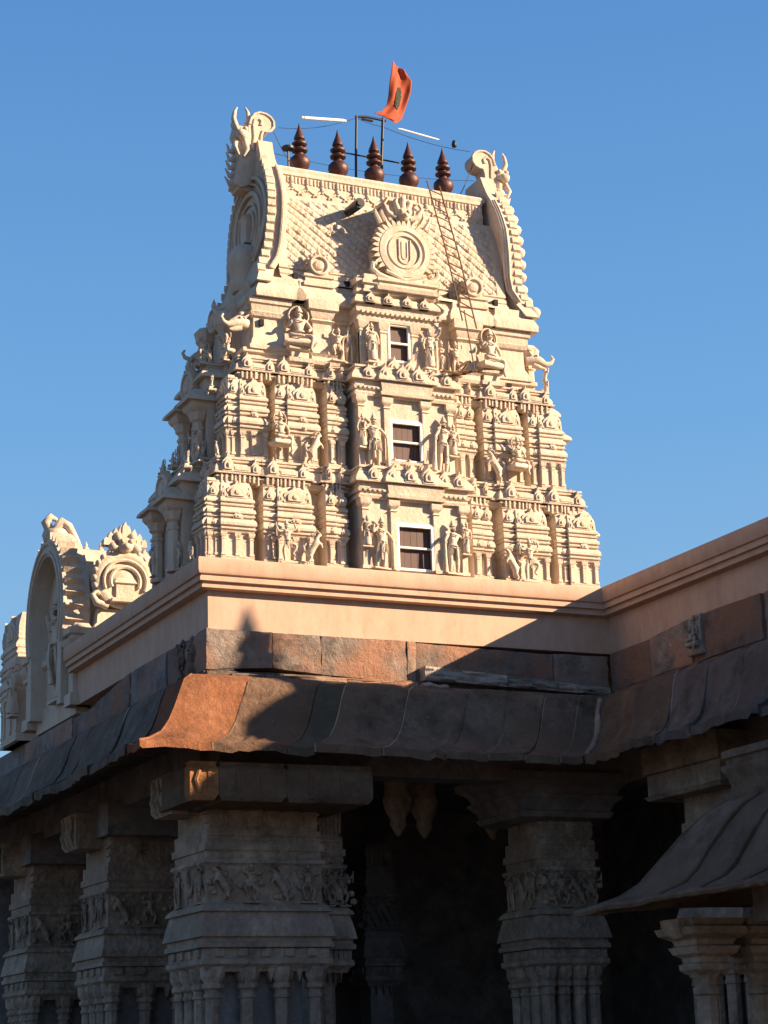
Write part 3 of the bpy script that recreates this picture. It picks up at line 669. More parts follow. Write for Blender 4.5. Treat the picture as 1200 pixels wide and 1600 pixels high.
pts = [(MX-.045, uz+.36)]+[(MX-.045*math.cos(a), uz+.135-.06*math.sin(a)) for a in np.linspace(0, PI, 9)]+[(MX+.045, uz+.36)]
mb.tube([(x, MY-.008, z) for x, z in pts], .012, 6)
for s in (-1, 1): mb.tube([(MX+s*(.20+.035*math.sin(t_)), MY-.006, MZ-.20+.4*t_/PI) for t_ in np.linspace(0, PI, 9)], .011, 6)
mb.obj('u_mark', M['cream_plain'], med, 60)
# lion-face crest above the medallion
mb = MB(); z = MZ+MR+.05; y = MY+.02
mb.ball((MX, y, z+.10), (.13, .12, .12)); mb.ball((MX-.06, y-.10, z+.13), .035, sg=8, rg=5); mb.ball((MX+.06, y-.10, z+.13), .035, sg=8, rg=5); mb.ball((MX, y-.12, z+.06), (.05, .04, .035), sg=8, rg=5)
for sx in (-1, 1):
    mb.tube([(MX+sx*.07, y, z+.17), (MX+sx*.13, y-.02, z+.30), (MX+sx*.10, y-.02, z+.36)], [.05, .04, .02], 8)
    mb.tube([(MX+sx*.12, y, z+.05), (MX+sx*.26, y-.02, z+.10), (MX+sx*.33, y-.02, z+.24), (MX+sx*.27, y-.02, z+.32)], [.05, .045, .035, .02], 8)
    for k in range(3): mb.tube([(MX+sx*(.2+.09*k), y+.02, z-.02-.03*k), (MX+sx*(.26+.10*k), y, z+.12-.03*k), (MX+sx*(.25+.11*k), y, z+.24-.05*k)], [.045, .035, .01], 6)
mb.tube([(MX, y, z+.2), (MX, y-.03, z+.36), (MX, y-.02, z+.42)], [.06, .05, .02], 8)
mb.prof(MX-.22, MX+.22, y+.03, YC-.3, [(z-.1, 0), (z+.30, .0), (z+.32, .04), (z+.38, .04), (z+.40, -.02)])
tpart(mb, 'lion_crest', M['cream_plain'], 50)
# dark stone rain spout beside the medallion
mb = MB(); mb.tube([(XC-.66, YC-.55, 15.03), (XC-.66, YC-1.0, 15.0)], [.075, .085], 12)
mb.tube([(XC-.66, YC-1.005, 15.0), (XC-.66, YC-1.02, 15.0)], [.05, .05], 10); tpart(mb, 'spout', M['iron'])

# ---- end gables with volute crests
def gable(sx):
    xg = XC+sx*(1.85 if sx < 0 else 1.90)         # inner plane of the gable
    R_ = Matrix.Translation((xg, YC, 0)) @ Matrix.Scale(sx, 4, (1, 0, 0))     # local +x = outward
    mb = MB()
    oz = np.array([13.50, 13.62, 13.80, 14.05, 14.35, 14.7, 15.0, 15.3, 15.55, 15.78, 16.0, 16.15])
    od = np.array([1.0, .93, .82, .80, .85, .88, .85, .74, .60, .44, .33, .27])
    zs_ = np.linspace(13.50, 16.15, 40); ds = np.interp(zs_, oz, od)
    # slightly flaring outwards at the foot: the slab follows the roof cornice at the bottom
    xo = np.interp(zs_, [13.5, 13.75, 14.1, 14.8, 15.6, 16.15], [.30, .20, .08, .03, .0, -.03])
    th = .24
    ring = []
    vs = []; fs = []
    for side in (1, -1):
        rng = range(len(zs_)) if side == 1 else range(len(zs_)-1, -1, -1)
        for i in rng: ring.append((side*-ds[i], zs_[i], xo[i]))
    N = len(ring)
    for off in (0, th): vs += [(x_+off, y_, z_) for (y_, z_, x_) in ring]
    n_ = len(zs_)
    for i in range(n_-1):
        a, b2 = i, i+1; c, d_ = N-1-i, N-2-i
        fs.append((a, b2, d_, c)); fs.append((a+N, c+N, d_+N, b2+N))
    for i in range(N): j = (i+1) % N; fs.append((i, i+N, j+N, j))
    mb.add(vs, fs, R_)
    # concentric horseshoe mouldings and niche on the outer face
    xi = .03+th
    for rr, tw in ((.80, .035), (.70, .02), (.56, .045), (.40, .025), (.27, .03)):
        pts = [(xi+.02+(.10 if rr > .6 else 0)*max(0, -math.sin(a)), rr*math.cos(a)*.98, 14.72+rr*1.02*math.sin(a)) for a in np.linspace(-1.0, PI+1.0, 34)]
        mb.tube(pts, tw, 6, R_)
    mb.prof(-.12, .12, -.12, .12, [(14.45, .03), (14.5, .0), (14.85, 0), (14.9, .04), (15.0, -.08)], T=R_ @ Matrix.Translation((xi-.02, 0, 0)))
    # flame teeth on both rims
    for side in (-1, 1):
        for i in range(3, 34, 2):
            d0 = ds[i]; zt = zs_[i]; x_ = xo[i]
            mb.prism([(side*d0*.96, zt-.06), (side*d0*.96, zt+.07), (side*(d0+.012), zt+.10), (side*(d0+.03), zt+.0)], x_+th*.6, x_+th+.03, 'x', R_)
    # bulging lobes along the outer rim
    for side in ((-1, 1) if sx > 0 else ()):
        for i in range(2, 38, 3):
            mb.ball((xo[i]+th+.05, side*(ds[i]-.08), zs_[i]), (.11, .10, .095), R_, 10, 6)
    # ribbed inner fin leaning on the roof
    for side in (-1, 1):
        for k, off in enumerate((.03, .09, .15)):
            mb.tube([(xo[i]*.9-.02+.03*k+(.06 if i < 6 else 0), side*(ds[i]-.0+.02*k), zs_[i]) for i in range(4, 34, 3)], .026, 6, R_)
    # dome-shaped urn niche and brackets at the foot of the gable
    mb.lathe([(.20, 13.62), (.26, 13.70), (.26, 13.78), (.2, 13.80), (.22, 13.95), (.27, 14.05), (.28, 14.2), (.2, 14.36), (.05, 14.44)], xi+.10, -.05, 14, R_)
    mb.prof(-.22, .22, -.6, .6, [(13.36, .02), (13.48, .10), (13.56, .12), (13.60, .0), (13.64, .0)], T=R_ @ Matrix.Translation((xi-.05, 0, 0)))
    g = tpart(mb, 'gable', ang=50)
    # crest: flat volute curling inwards
    mb = MB()
    out = [(-.05, 15.62), (.0, 15.70), (-.10, 15.75), (-.16, 15.78)]
    prof_ = [(.40, 15.35), (-.18, 15.62), (-.15, 15.74), (-.06, 15.84), (.03, 15.98), (.07, 16.12), (.07, 16.26), (.04, 16.36), (-.03, 16.37), (-.10, 16.40), (-.15, 16.47), (-.15, 16.56), (-.10, 16.63), (-.02, 16.67), (.08, 16.68), (.17, 16.64), (.23, 16.56), (.26, 16.45), (.27, 16.3), (.30, 16.12), (.38, 15.95), (.46, 15.7), (.50, 15.4)]
    mb.prism([(xx+.06, z_) for xx, z_ in prof_], -.17, .15, 'y', R_)
    mb.tube([(xx+.06-.012, -.17, z_) for xx, z_ in prof_[1:18]], .025, 6, R_)
    mb.tube([(xx+.10, -.17, z_) for xx, z_ in [(.02, 16.46), (.0, 16.53), (.05, 16.58), (.12, 16.54), (.14, 16.44), (.13, 16.25), (.16, 16.0)]], .028, 6, R_)
    put(mb.obj('crest_scroll', M['cream_plain'], None, 40), tower)
    # horned lion mask on the outside of the scroll
    mb = MB(); bx, bz = .40, 16.28
    mb.ball((bx+.02, -.02, bz), (.16, .20, .17), R_); mb.ball((bx+.06, -.2, bz-.04), (.10, .09, .08), R_, 8, 6); mb.ball((bx-.02, -.18, bz+.07), .045, R_, 8, 5); mb.ball((bx+.12, -.16, bz+.08), .045, R_, 8, 5)
    mb.tube([(bx-.04, -.08, bz+.12), (bx-.10, -.1, bz+.26), (bx-.09, -.1, bz+.40), (bx-.05, -.1, bz+.48)], [.05, .04, .03, .012], 8, R_)
    mb.tube([(bx+.10, -.08, bz+.12), (bx+.15, -.1, bz+.26), (bx+.13, -.1, bz+.38), (bx+.09, -.1, bz+.46)], [.05, .04, .03, .012], 8, R_)
    mb.tube([(bx+.04, .1, bz+.12), (bx+.08, .12, bz+.26), (bx+.05, .12, bz+.4)], [.05, .04, .012], 8, R_)
    mb.tube([(bx-.02, -.14, bz-.12), (bx-.04, -.20, bz-.3), (bx+.02, -.2, bz-.42)], [.06, .04, .02], 8, R_)
    mb.tube([(bx+.12, -.1, bz-.1), (bx+.16, -.18, bz-.26), (bx+.10, -.2, bz-.40)], [.05, .035, .015], 8, R_)
    for k in range(5): mb.tube([(bx+.05, 0, bz-.25-.14*k), (bx+.20-.0*k, -.02, bz-.28-.14*k), (bx+.24+.01*k, -.02, bz-.16-.14*k)], [.05, .04, .01], 6, R_)
    mb.box(bx-.22, bx+.10, -.12, .15, bz-.95, bz-.1, T=R_)
    put(mb.obj('lion_mask', M['cream_plain'], None, 50), tower)
gable(-1); gable(1)
XC = XC0

# ---- five finials on the ridge: things of their own
def finial_thing(x, z, label):
    t_ = thing('roof_finial', label, 'finial', 'pot finials on the roof ridge', (x, YC, z))
    mb = MB(); s = 1
    mb.lathe([(.17, -.08), (.165, .0), (.11, .03), (.085, .05), (.08, .10), (.085, .12), (.11, .14), (.145, .18), (.158, .23), (.15, .28), (.11, .32), (.07, .34), (.062, .37)], 0, 0, 24); mb.obj('pot', M['metal'], t_, 40)
    mb = MB(); mb.lathe([(.062, .37), (.09, .385), (.12, .40), (.125, .42), (.09, .44), (.058, .455), (.055, .47)], 0, 0, 24); mb.obj('collar', M['metal'], t_, 40)
    mb = MB(); mb.lathe([(.055, .465), (.09, .48), (.115, .50), (.118, .52), (.08, .54), (.05, .55), (.055, .565), (.085, .585), (.082, .61), (.06, .66), (.028, .74), (.004, .83)], 0, 0, 20); mb.obj('spire', M['metal'], t_, 40)
    return t_
fx = [2.12, 2.79, 3.43, 4.05, 4.68]
fl_ = ['dark copper pot finial nearest the left horned crest, leftmost of five on the ridge', 'dark copper pot finial second from the left, just left of the left iron pole',
       'dark copper pot finial standing between the two iron poles under the flag', 'dark copper pot finial just right of the right iron pole, fourth from the left',
       'dark copper pot finial nearest the right crest, rightmost of five on the ridge']
for x, l in zip(fx, fl_): o_ = finial_thing(x+.04, 15.74, l); o_.scale = (1.06, 1.06, 1.16)

# ---- flag on its bent iron poles
flag = thing('flag_stand', 'orange flag with dark oval emblem flying from black iron poles behind the roof ridge', 'flag', loc=(3.5, YC, 15.7))
def fp(mb, n, m_, a=50): return put(mb.obj(n, m_, None, a), flag)
mb = MB(); mb.tube([(3.22, YC+.2, 15.6), (3.24, YC+.2, 16.4), (3.27, YC+.2, 17.12)], .022, 8); fp(mb, 'pole', M['iron'])
mb = MB(); mb.tube([(3.69, YC+.2, 15.6), (3.70, YC+.2, 16.4), (3.75, YC+.2, 17.16)], .026, 8); fp(mb, 'pole', M['iron'])
mb = MB(); mb.tube([(3.25, YC+.2, 17.10), (3.45, YC+.2, 17.13), (3.80, YC+.2, 17.12)], .022, 8); mb.tube([(3.36, YC+.2, 17.08), (3.56, YC+.2, 17.07)], .02, 6); fp(mb, 'top_bar', M['iron'])
mb = MB(); mb.tube([(2.98, YC+.2, 16.42), (4.02, YC+.2, 16.40)], .014, 6); fp(mb, 'cross_bar', M['iron'])
# cloth: left and right borders from foot to tip
Lb = [(3.60, 17.14), (3.74, 17.20), (3.84, 17.34), (3.87, 17.50), (3.89, 17.75), (3.92, 17.95), (3.95, 18.14)]
Rb = [(3.80, 17.09), (4.00, 17.03), (4.12, 17.14), (4.20, 17.38), (4.27, 17.62), (4.29, 17.82), (4.17, 17.98)]
nu, nv = 22, 40
tv = np.linspace(0, 1, nv); k7 = np.linspace(0, 1, 7)
lx, lz = np.interp(tv, k7, [p[0] for p in Lb]), np.interp(tv, k7, [p[1] for p in Lb]); rx, rz_ = np.interp(tv, k7, [p[0] for p in Rb]), np.interp(tv, k7, [p[1] for p in Rb])
uu = np.linspace(0, 1, nu)
lz = lz+.09; rz_ = rz_+.09
Xf = lx[None, :]*(1-uu[:, None])+rx[None, :]*uu[:, None]; Zf = lz[None, :]*(1-uu[:, None])+rz_[None, :]*uu[:, None]
Yf = YC+.2+.025*np.sin(uu[:, None]*7+tv[None, :]*5)*np.minimum(1, tv[None, :]*3)+.03*uu[:, None]*np.sin(tv[None, :]*4)+.007*np.sin(uu[:, None]*17-tv[None, :]*9)
for o_, nm in ((0, 'flag_cloth'),):
    mb = MB(); mb.panel(Xf, Yf, Zf, 0*Xf); fc_ = fp(mb, nm, M['flag'], 80)
    md = fc_.modifiers.new('thickness', 'SOLIDIFY'); md.thickness = .004
mb = MB()
E_ = []
for i in range(nu):
    for j in range(nv):
        pass
ii = np.arange(8, 14); jj = np.arange(15, 26)
mb2 = MB()
for a in range(7, 14):
    for b_ in range(14, 26):
        if ((a+.5-10.5)/3.4)**2+((b_+.5-20)/6.)**2 < 1:
            q = [(a, b_), (a+1, b_), (a+1, b_+1), (a, b_+1)]
            mb2.add([(Xf[i, j], Yf[i, j]-.012, Zf[i, j]) for i, j in q], [(0, 1, 2, 3)])
e_ = mb2.obj('emblem', M['emblem'], None); e_.parent = fc_
md = e_.modifiers.new('t', 'SOLIDIFY'); md.thickness = .003

# ---- tube lights, wires, small lamp
wire = thing('overhead_cable', 'thin black cable sagging between the two horned crests over the finials', 'cable', loc=(1.9, YC, 16.7))
mb = MB()
def sag(a, b, s=.05, n=12): return [tuple(Vector(a).lerp(Vector(b), i/n)-Vector((0, 0, s*4*(i/n)*(1-i/n)))) for i in range(n+1)]
mb.tube(sag((1.8, YC, 16.56), (3.27, YC+.2, 17.08), .08)+sag((3.27, YC+.2, 17.08), (3.75, YC+.2, 17.0), .02)+sag((3.75, YC+.2, 17.0), (5.25, YC, 16.72), .06), .0045, 5)
put(mb.obj('upper_cable', M['wire']), wire)
mb = MB(); mb.tube(sag((1.72, YC, 16.1), (5.3, YC, 16.2), .10, 20), .004, 5); put(mb.obj('lower_cable', M['wire']), wire)
mb = MB(); mb.tube(sag((1.70, YC-.05, 16.45), (2.05, YC-.2, 15.75), .08), .007, 5); mb.tube(sag((5.25, YC-.1, 16.5), (4.9, YC-.1, 15.75), .06), .007, 5); put(mb.obj('hanging_cable', M['wire']), wire)
for (a, b, l) in (((2.20, 16.80), (2.98, 16.87), 'white tube lamp hanging level on the cable above the two left finials'), ((3.92, 16.90), (4.66, 16.83), 'thin white tube lamp tilting down to the right of the flag')):
    o = thing('tube_lamp', l, 'tube lamp', 'tube lamps over the roof ridge', ((a[0]+b[0])/2, YC-.02, a[1]))
    r_ = .030 if a[0] < 3 else .016
    mb = MB(); mb.tube([(a[0]+.05, YC-.02, a[1]), (b[0]-.05, YC-.02, b[1])], r_, 8); put(mb.obj('tube', M['tube']), o)
    mb = MB(); mb.tube([(a[0], YC-.02, a[1]), (a[0]+.05, YC-.02, a[1])], r_*.8, 8); mb.tube([(b[0]-.05, YC-.02, b[1]), (b[0], YC-.02, b[1])], r_*.8, 8); put(mb.obj('end_cap', M['frame']), o)
o = thing('bulb_holder', 'small black bulb holder hanging on the cable near the right crest', 'bulb holder', loc=(4.95, YC, 16.8))
mb = MB(); mb.lathe([(.01, .08), (.03, .06), (.045, .0), (.04, -.04), (.01, -.06)], 0, 0, 10); mb.obj('socket', M['iron'], o, 50)
o = thing('roof_lamp', 'small black flat-topped lamp on a thin post beside the left horned crest', 'lamp', loc=(1.92, YC-.1, 15.72))
mb = MB(); mb.tube([(0, 0, 0), (0, 0, .45)], .016, 8); mb.obj('post', M['iron'], o)
mb = MB(); mb.lathe([(.04, .42), (.10, .44), (.10, .48), (.03, .50)], 0, 0, 12); mb.obj('lamp_head', M['iron'], o)

# ---- ladder
lad = thing('ladder', 'rusty thin ladder leaning on the roof right of the round medallion', 'ladder', loc=(4.2, .3, 12.3))
A0, A1 = Vector((4.02, .62, 15.66)), Vector((4.26, .05, 13.12)); B0, B1 = Vector((4.24, .62, 15.60)), Vector((4.50, .05, 13.02))
A2 = Vector((4.30, -.0, 12.40))
for P0, P1, P2 in ((A0, A1, None), (B0, B1, None)):
    mb = MB(); mb.tube([P0, P0.lerp(P1, .5)+Vector((0, -.04, 0)), P1], .014, 6); put(mb.obj('rail', M['wood']), lad)
mb = MB(); mb.tube([(4.30, .06, 13.3), (4.40, -.02, 12.3)], .012, 6); put(mb.obj('rail', M['wood']), lad)
for i in range(1, 15):
    f_ = i/15; mb = MB(); mb.tube([A0.lerp(A1, f_)+Vector((0, -.04*4*f_*(1-f_), 0)), B0.lerp(B1, f_)+Vector((0, -.04*4*f_*(1-f_), 0))], .010, 6); put(mb.obj('rung', M['wood']), lad)
deb = thing('plank_scraps', 'broken brown wooden scraps lodged below the ladder foot on the tower ledge', 'planks', loc=(4.3, .1, 12.3))
for i in range(6):
    mb = MB(); c = Vector((4.15+random.uniform(-.12, .35), .08+random.uniform(-.08, .06), 12.22+random.uniform(0, .22))); a = random.uniform(-.6, .9)
    d_ = Vector((math.cos(a), random.uniform(-.3, .3), math.sin(a)))*random.uniform(.10, .2)
    mb.tube([c-d_, c+d_], .022, 4); put(mb.obj('plank', M['wood']), deb)

# ================================================================== THE HALL
hall = thing('stone_hall', 'dark stone pillared hall with peach plaster parapet and heavy curved stone eaves under the tower', 'temple hall', loc=(3, 4, .3))
def hp(mb, name, mat, ang=32): return put(mb.obj(name, mat, None, ang), hall)
W_, Y1, YN = 6.5, 13.0, -15.0
YEND = 6.62
def path(o, y1=YEND): return [(-o, y1), (-o, -o), (W_-o, -o), (W_-o, YN)]
def sweep(mb, pr, y1=YEND, mat=None):
    """pr: [(o, z)] outline, open; swept along the L-shaped wall line"""
    rows_ = [[(x, y, z) for x, y in path(o, y1)] for o, z in pr]; n = len(pr)
    vs = [p for r in rows_ for p in r]; fs = []
    for i in range(n-1):
        for j in range(3): a = i*4+j; fs.append((a, a+1, a+5, a+4))
    fs.append(tuple(i*4 for i in range(n))); fs.append(tuple(i*4+3 for i in reversed(range(n))))
    mb.add(vs, fs)
mb = MB()
sweep(mb, [(-.5, 8.99), (.10, 8.99), (.14, 8.985), (.15, 8.95), (.15, 8.80), (.13, 8.755), (.095, 8.75), (.095, 8.72), (.115, 8.71), (.115, 8.655), (.06, 8.65), (.06, 8.61), (.075, 8.60), (.075, 8.565), (.0, 8.555), (-.5, 8.55)])
hp(mb, 'cornice', M['peach'])
mb = MB(); sweep(mb, [(-.5, 8.556), (-.06, 8.556), (-.06, 8.0), (-.5, 8.0)]); hp(mb, 'parapet', M['peach'])
mb = MB()   # roof slabs
mb.box(.3, W_+.3, .3, YEND, 7.9, 8.96); mb.box(.3, 12, YEND-.1, 14, 7.3, 8.0); mb.box(W_+.3, 14, YN, 8, 7.9, 8.95)
mb.box(W_+.55, 14.0, YN, 8, 8.4, 8.982)
hp(mb, 'roof_slab', M['inner'])
# stone course below the plaster: individual blocks of one band
mb = MB()
def blocks(p0, p1, nrm, cuts, z0f, z1f, o0, dep, blue=lambda t: 0, jit=.012):
    p0 = Vector(p0); p1 = Vector(p1); L = (p1-p0).length; d = (p1-p0)/L; n = Vector(nrm)
    for a, b in zip(cuts[:-1], cuts[1:]):
        mb.tint = tint(blue=blue((a+b)/2)); o = o0+random.uniform(-.03, .03)
        g = .008; za, zb = z0f(a), z0f(b); zc, zd = z1f(a)+random.uniform(-.01, .01), z1f(b)+random.uniform(-.01, .01)
        nu_ = max(3, int((b-a)/.12)); nv_ = 6
        # rough face
        vs = []; fs = []
        for i in range(nu_+1):
            for j in range(nv_+1):
                s_ = a+g+(b-a-2*g)*i/nu_; lo = za+(zb-za)*i/nu_; hi = zc+(zd-zc)*i/nu_; z = lo+(hi-lo)*j/nv_
                edge = (i in (0, nu_)) or (j in (0, nv_)); oo = o-(.018 if edge else 0)+random.uniform(-jit, jit)
                q = p0+d*s_+n*oo; vs.append((q.x, q.y, z))
        for i in range(nu_):
            for j in range(nv_): k = i*(nv_+1)+j; fs.append((k, k+nv_+1, k+nv_+2, k+1))
        # sides back into the wall
        base = len(vs); per = [i*(nv_+1) for i in range(nu_+1)]+[nu_*(nv_+1)+j for j in range(1, nv_+1)]+[i*(nv_+1)+nv_ for i in range(nu_-1, -1, -1)]+[j for j in range(nv_-1, 0, -1)]
        for k in per: v_ = Vector(vs[k])-n*dep; vs.append(tuple(v_))
        for q in range(len(per)): q2 = (q+1) % len(per); fs.append((per[q], per[q2], base+q2, base+q))
        mb.add(vs, fs)
    mb.tint = (1, 1, 1)
zt = lambda t: 8.0
blocks((0, 0, 0), (W_, 0, 0), (0, -1, 0), [0, 1.0, 1.75, 3.1, 3.25, 5.55, W_], lambda t: 7.42+.06*math.sin(t*1.7), lambda t: 7.985-.05*(t > 3.2)*(1-math.cos((t-3.2)*1.2))*.5, .0, .4, jit=.024)
hp(mb, 'stone_course', M['band'])
mb = MB()
blocks((0, YEND+3, 0), (0, 0, 0), (-1, 0, 0), [0, 1.3, 3.0, 4.4, 6.2, 7.9, 8.7, 9.62], lambda t: 7.42, lambda t: 7.985 if t > 5 else 7.80, .01, .4, blue=lambda t: .5 if 6.2 < t < 9 else .2)
hp(mb, 'stone_course', M['band'])
mb = MB()
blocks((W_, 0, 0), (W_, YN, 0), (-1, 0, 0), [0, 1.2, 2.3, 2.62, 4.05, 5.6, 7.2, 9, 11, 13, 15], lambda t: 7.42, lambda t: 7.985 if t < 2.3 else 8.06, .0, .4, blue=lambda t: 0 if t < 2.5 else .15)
hp(mb, 'stone_course', M['band'])
for y_, k_, z_ in ((.55, 'slim', 7.44), (.95, 'dance', 7.46)):
    mb = MB(); mb.addmesh(FIG[k_], Matrix.Translation((.0, y_, z_)) @ Matrix.Rotation(-PI/2, 4, 'Z') @ Matrix.Diagonal((.6, .7, .55, 1))); hp(mb, 'relief_figure', M['stone'], 60)
# second thin course and broken ledge lying over the eave
mb = MB()
blocks((0, 0, 0), (W_, 0, 0), (0, -1, 0), [0, .45, 1.15, 1.9, 3.0, 3.9, 5.2, W_], lambda t: 7.28, lambda t: 7.40, .05, .5, jit=.02)
blocks((0, YEND+3, 0), (0, 0, 0), (-1, 0, 0), [0, 1.1, 2.5, 4, 5.2, 6.9, 8.4, 9.62], lambda t: 7.28, lambda t: 7.40, .06, .5, jit=.02)
blocks((W_, 0, 0), (W_, YN, 0), (-1, 0, 0), [0, 1.1, 2.5, 4, 5.2, 6.9, 8.4, 10, 15], lambda t: 7.28, lambda t: 7.40, .05, .5, jit=.02)
hp(mb, 'ledge_course', M['stone'])
def slab(pts, w, name='broken_slab', mat='rough'):
    """rough long slab along pts [(x,y,z,thick)]"""
    mb = MB(); vs = []; fs = []; n = len(pts); K = 8
    for i, (x, y, z, t_) in enumerate(pts):
        for k in range(K):
            a = 2*PI*k/K; rr = random.uniform(.8, 1.15)
            vs.append((x+random.uniform(-.02, .02), y-math.cos(a)*w*rr, z+math.sin(a)*t_*rr))
    for i in range(n-1):
        for k in range(K): a = i*K+k; b2 = i*K+(k+1) % K; fs.append((a, b2, b2+K, a+K))
    fs += [tuple(reversed(range(K))), tuple(range((n-1)*K, n*K))]; mb.add(vs, fs); return hp(mb, name, M[mat], 25)
mb = MB()
blocks((3.30, 0, 0), (6.42, 0, 0), (0, -1, 0), [0, 1.35, 2.2, 3.10], lambda t: 7.40-.03*t, lambda t: 7.60-.055*t, .20, .4, jit=.035)
hp(mb, 'broken_slab', M['rough'])
mb = MB(); blocks((.32, 0, 0), (3.2, 0, 0), (0, -1, 0), [0, .5, 1.0, 1.75, 2.3, 2.88], lambda t: 7.27, lambda t: 7.35, .20, .4, jit=.02)
hp(mb, 'broken_slab', M['band'])
slab([(3.20+i*.12, -.25, 7.27+.02*math.sin(i*2), .06) for i in range(4)], .13)
# carved creature knob where the right-hand band changes stone
mb = MB()
mb.prof(-.16, .16, -.05, .3, [(7.50, .0), (7.52, .02), (7.60, .0), (7.98, .0), (8.05, -.03), (8.10, -.08)], T=Matrix.Translation((W_, -2.46, 0)) @ Matrix.Rotation(-PI/2, 4, 'Z'))
mb.addmesh(FIG['seat'], Matrix.Translation((W_-.06, -2.46, 7.46)) @ Matrix.Rotation(-PI/2, 4, 'Z') @ Matrix.Diagonal((.55, .5, .6, 1)))
hp(mb, 'carved_knob', M['rough'], 60)

# ---- curved eaves (kapota): slabs with seams
EP = [(.02, 7.27), (.34, 7.27), (.48, 7.17), (.58, 6.97), (.66, 6.76), (.76, 6.55), (.90, 6.38), (1.12, 6.25), (1.28, 6.20)]
EU = [(1.27, 6.09), (.98, 6.18), (.7, 6.38), (.4, 6.52), (-.3, 6.56)]
def eave(line, segs, name, mat, tints, flare=None):
    """line(s, o) -> (x, y); slabs between seams"""
    mb = MB()
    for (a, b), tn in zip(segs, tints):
        mb.tint = tn; g = .006; do = random.uniform(-.03, .035); dz = random.uniform(-.03, .02); nu_ = max(3, int((b-a)/.13))
        full = EP+EU; n = len(full); vs = []; fs = []
        lipj = [random.uniform(-.03, .03) for _ in range(nu_+1)]
        for i in range(nu_+1):
            s_ = a+g+(b-a-2*g)*i/nu_ if i != 1 else a+g+.022
            bul = -.010*(abs(2*i/nu_-1)**4)
            for k, (o, z) in enumerate(full):
                w_ = min(1, k/8) if k < 9 else max(0, (13-k)/4)
                oo = o+do*w_+bul*(1 if 0 < k < 10 else 0)+random.uniform(-.008, .008)+lipj[i]*w_; zz_ = z+dz*w_+lipj[i]*w_*.8+random.uniform(-.008, .008)
                fl = flare(s_) if flare else 0
                if fl: oo += fl*w_*w_*.35; zz_ += fl*w_*w_*-.02
                x, y = line(s_, oo); vs.append((x, y, zz_))
        rib = [random.uniform(-.4, 2.0) for _ in range(3)]
        for i in range(nu_):
            for k in range(n-1):
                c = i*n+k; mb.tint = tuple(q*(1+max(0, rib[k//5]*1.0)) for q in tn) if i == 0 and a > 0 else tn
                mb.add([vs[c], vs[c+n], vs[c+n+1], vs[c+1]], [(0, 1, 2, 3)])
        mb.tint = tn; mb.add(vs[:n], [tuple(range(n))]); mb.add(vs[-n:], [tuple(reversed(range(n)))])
    mb.tint = (1, 1, 1)
    WELD[0] = True
    return hp(mb, name, mat, 28)
def tn(k, r=1, g=1, b=1): return (k*r, k*g, k*b)
# front run is mitred: s runs 0..1 between hip at the left and valley at the right
def lf(s_, o):
    x0, x1 = -o, W_-o          # hip at left corner, valley at inner corner
    f_ = s_/W_; return (x0+(x1-x0)*f_ if f_ < .12 or f_ > .9 else x0+(x1-x0)*f_, -o)
cuts = [0, .90, 1.95, 2.35, 3.35, 4.3, 4.95, 5.55, 6.12, W_]
tf = [tn(.88, 1.30, .78, .54), tn(.8, 1.08, .94, .88), tn(.7, .85, 1.0, .98), tn(.95, 1.05, .97, .92), tn(1, 1, .97, .95), tn(.92), tn(1.02, 1.02, 1, .98), tn(.95), tn(.85, .97, 1, 1)]  # first slab's orange mixes reddish stone with low sunlight put into the tint
eave(lf, list(zip(cuts[:-1], cuts[1:])), 'eave', M['stone'], tf, lambda s_: .38*max(0, (.7-s_)/.7)**2)
def ll(s_, o): return (-o, -o+(13.5+o)*(s_/13.5))
cuts = [0, .75, 1.5, 2.35, 3.2, 4.2, 5.0, 6.1, 7, 8.1, 9.3, 10.5, 12, 13.5]
eave(ll, list(zip(cuts[:-1], cuts[1:])), 'eave', M['stone'], [tn(.82, 1.3, .68, .45)]+[tint(.7, 1.05, .25) for _ in cuts[2:]], lambda s_: .38*max(0, (.7-s_)/.7)**2)  # corner slab orange: reddish stone plus painted low sun
def lr(s_, o): return (W_-o, -o-(15-o)*(s_/15))
cuts = [0, 1.05, 2.1, 3.0, 3.9, 4.75, 5.8, 7, 8.5, 10, 12, 15]
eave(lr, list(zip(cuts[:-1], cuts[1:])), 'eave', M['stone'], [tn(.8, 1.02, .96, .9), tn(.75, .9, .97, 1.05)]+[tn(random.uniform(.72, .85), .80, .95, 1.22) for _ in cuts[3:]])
# ornate seam knot at the valley
mb = MB()
mb.tube([(W_-o-.01+random.uniform(-.02, .02), -o-.02, z) for o, z in EP[2:8]], [.05, .035, .06, .04, .055, .03], 7)
hp(mb, 'valley_seam', M['dark'], 60)

# ---- beams and ceiling
mb = MB()
mb.box(.25, W_+.25, .12, .62, 6.02, 7.3); mb.box(.12, .62, .62, 13, 6.02, 7.3); mb.box(W_+.12, W_+.62, YN, .1, 6.02, 7.3)
mb.box(.3, 14, .3, 13.5, 6.45, 6.6); mb.box(W_+.3, 14, YN, .4, 6.45, 6.6)
hp(mb, 'ceiling_beam', M['inner'])
mb = MB(); mb.box(2.8, 3.1, 3.2, 13.5, .3, 6.5); mb.box(3.1, 14, 7.2, 7.6, .3, 6.5); mb.box(10.5, 10.9, YN, 7.2, .3, 6.5); mb.box(.1, 2.8, 12.9, 13.3, .3, 6.5)
mb.box(10.5, 14, YN, YN+.3, .3, 7.3)
hp(mb, 'inner_wall', M['inner'])
mb = MB(); mb.box(-.6, 14, -1.0, 13.5, .3, .85); mb.box(5.6, 14, YN, -1.0, .3, .85); hp(mb, 'platform', M['dark'])
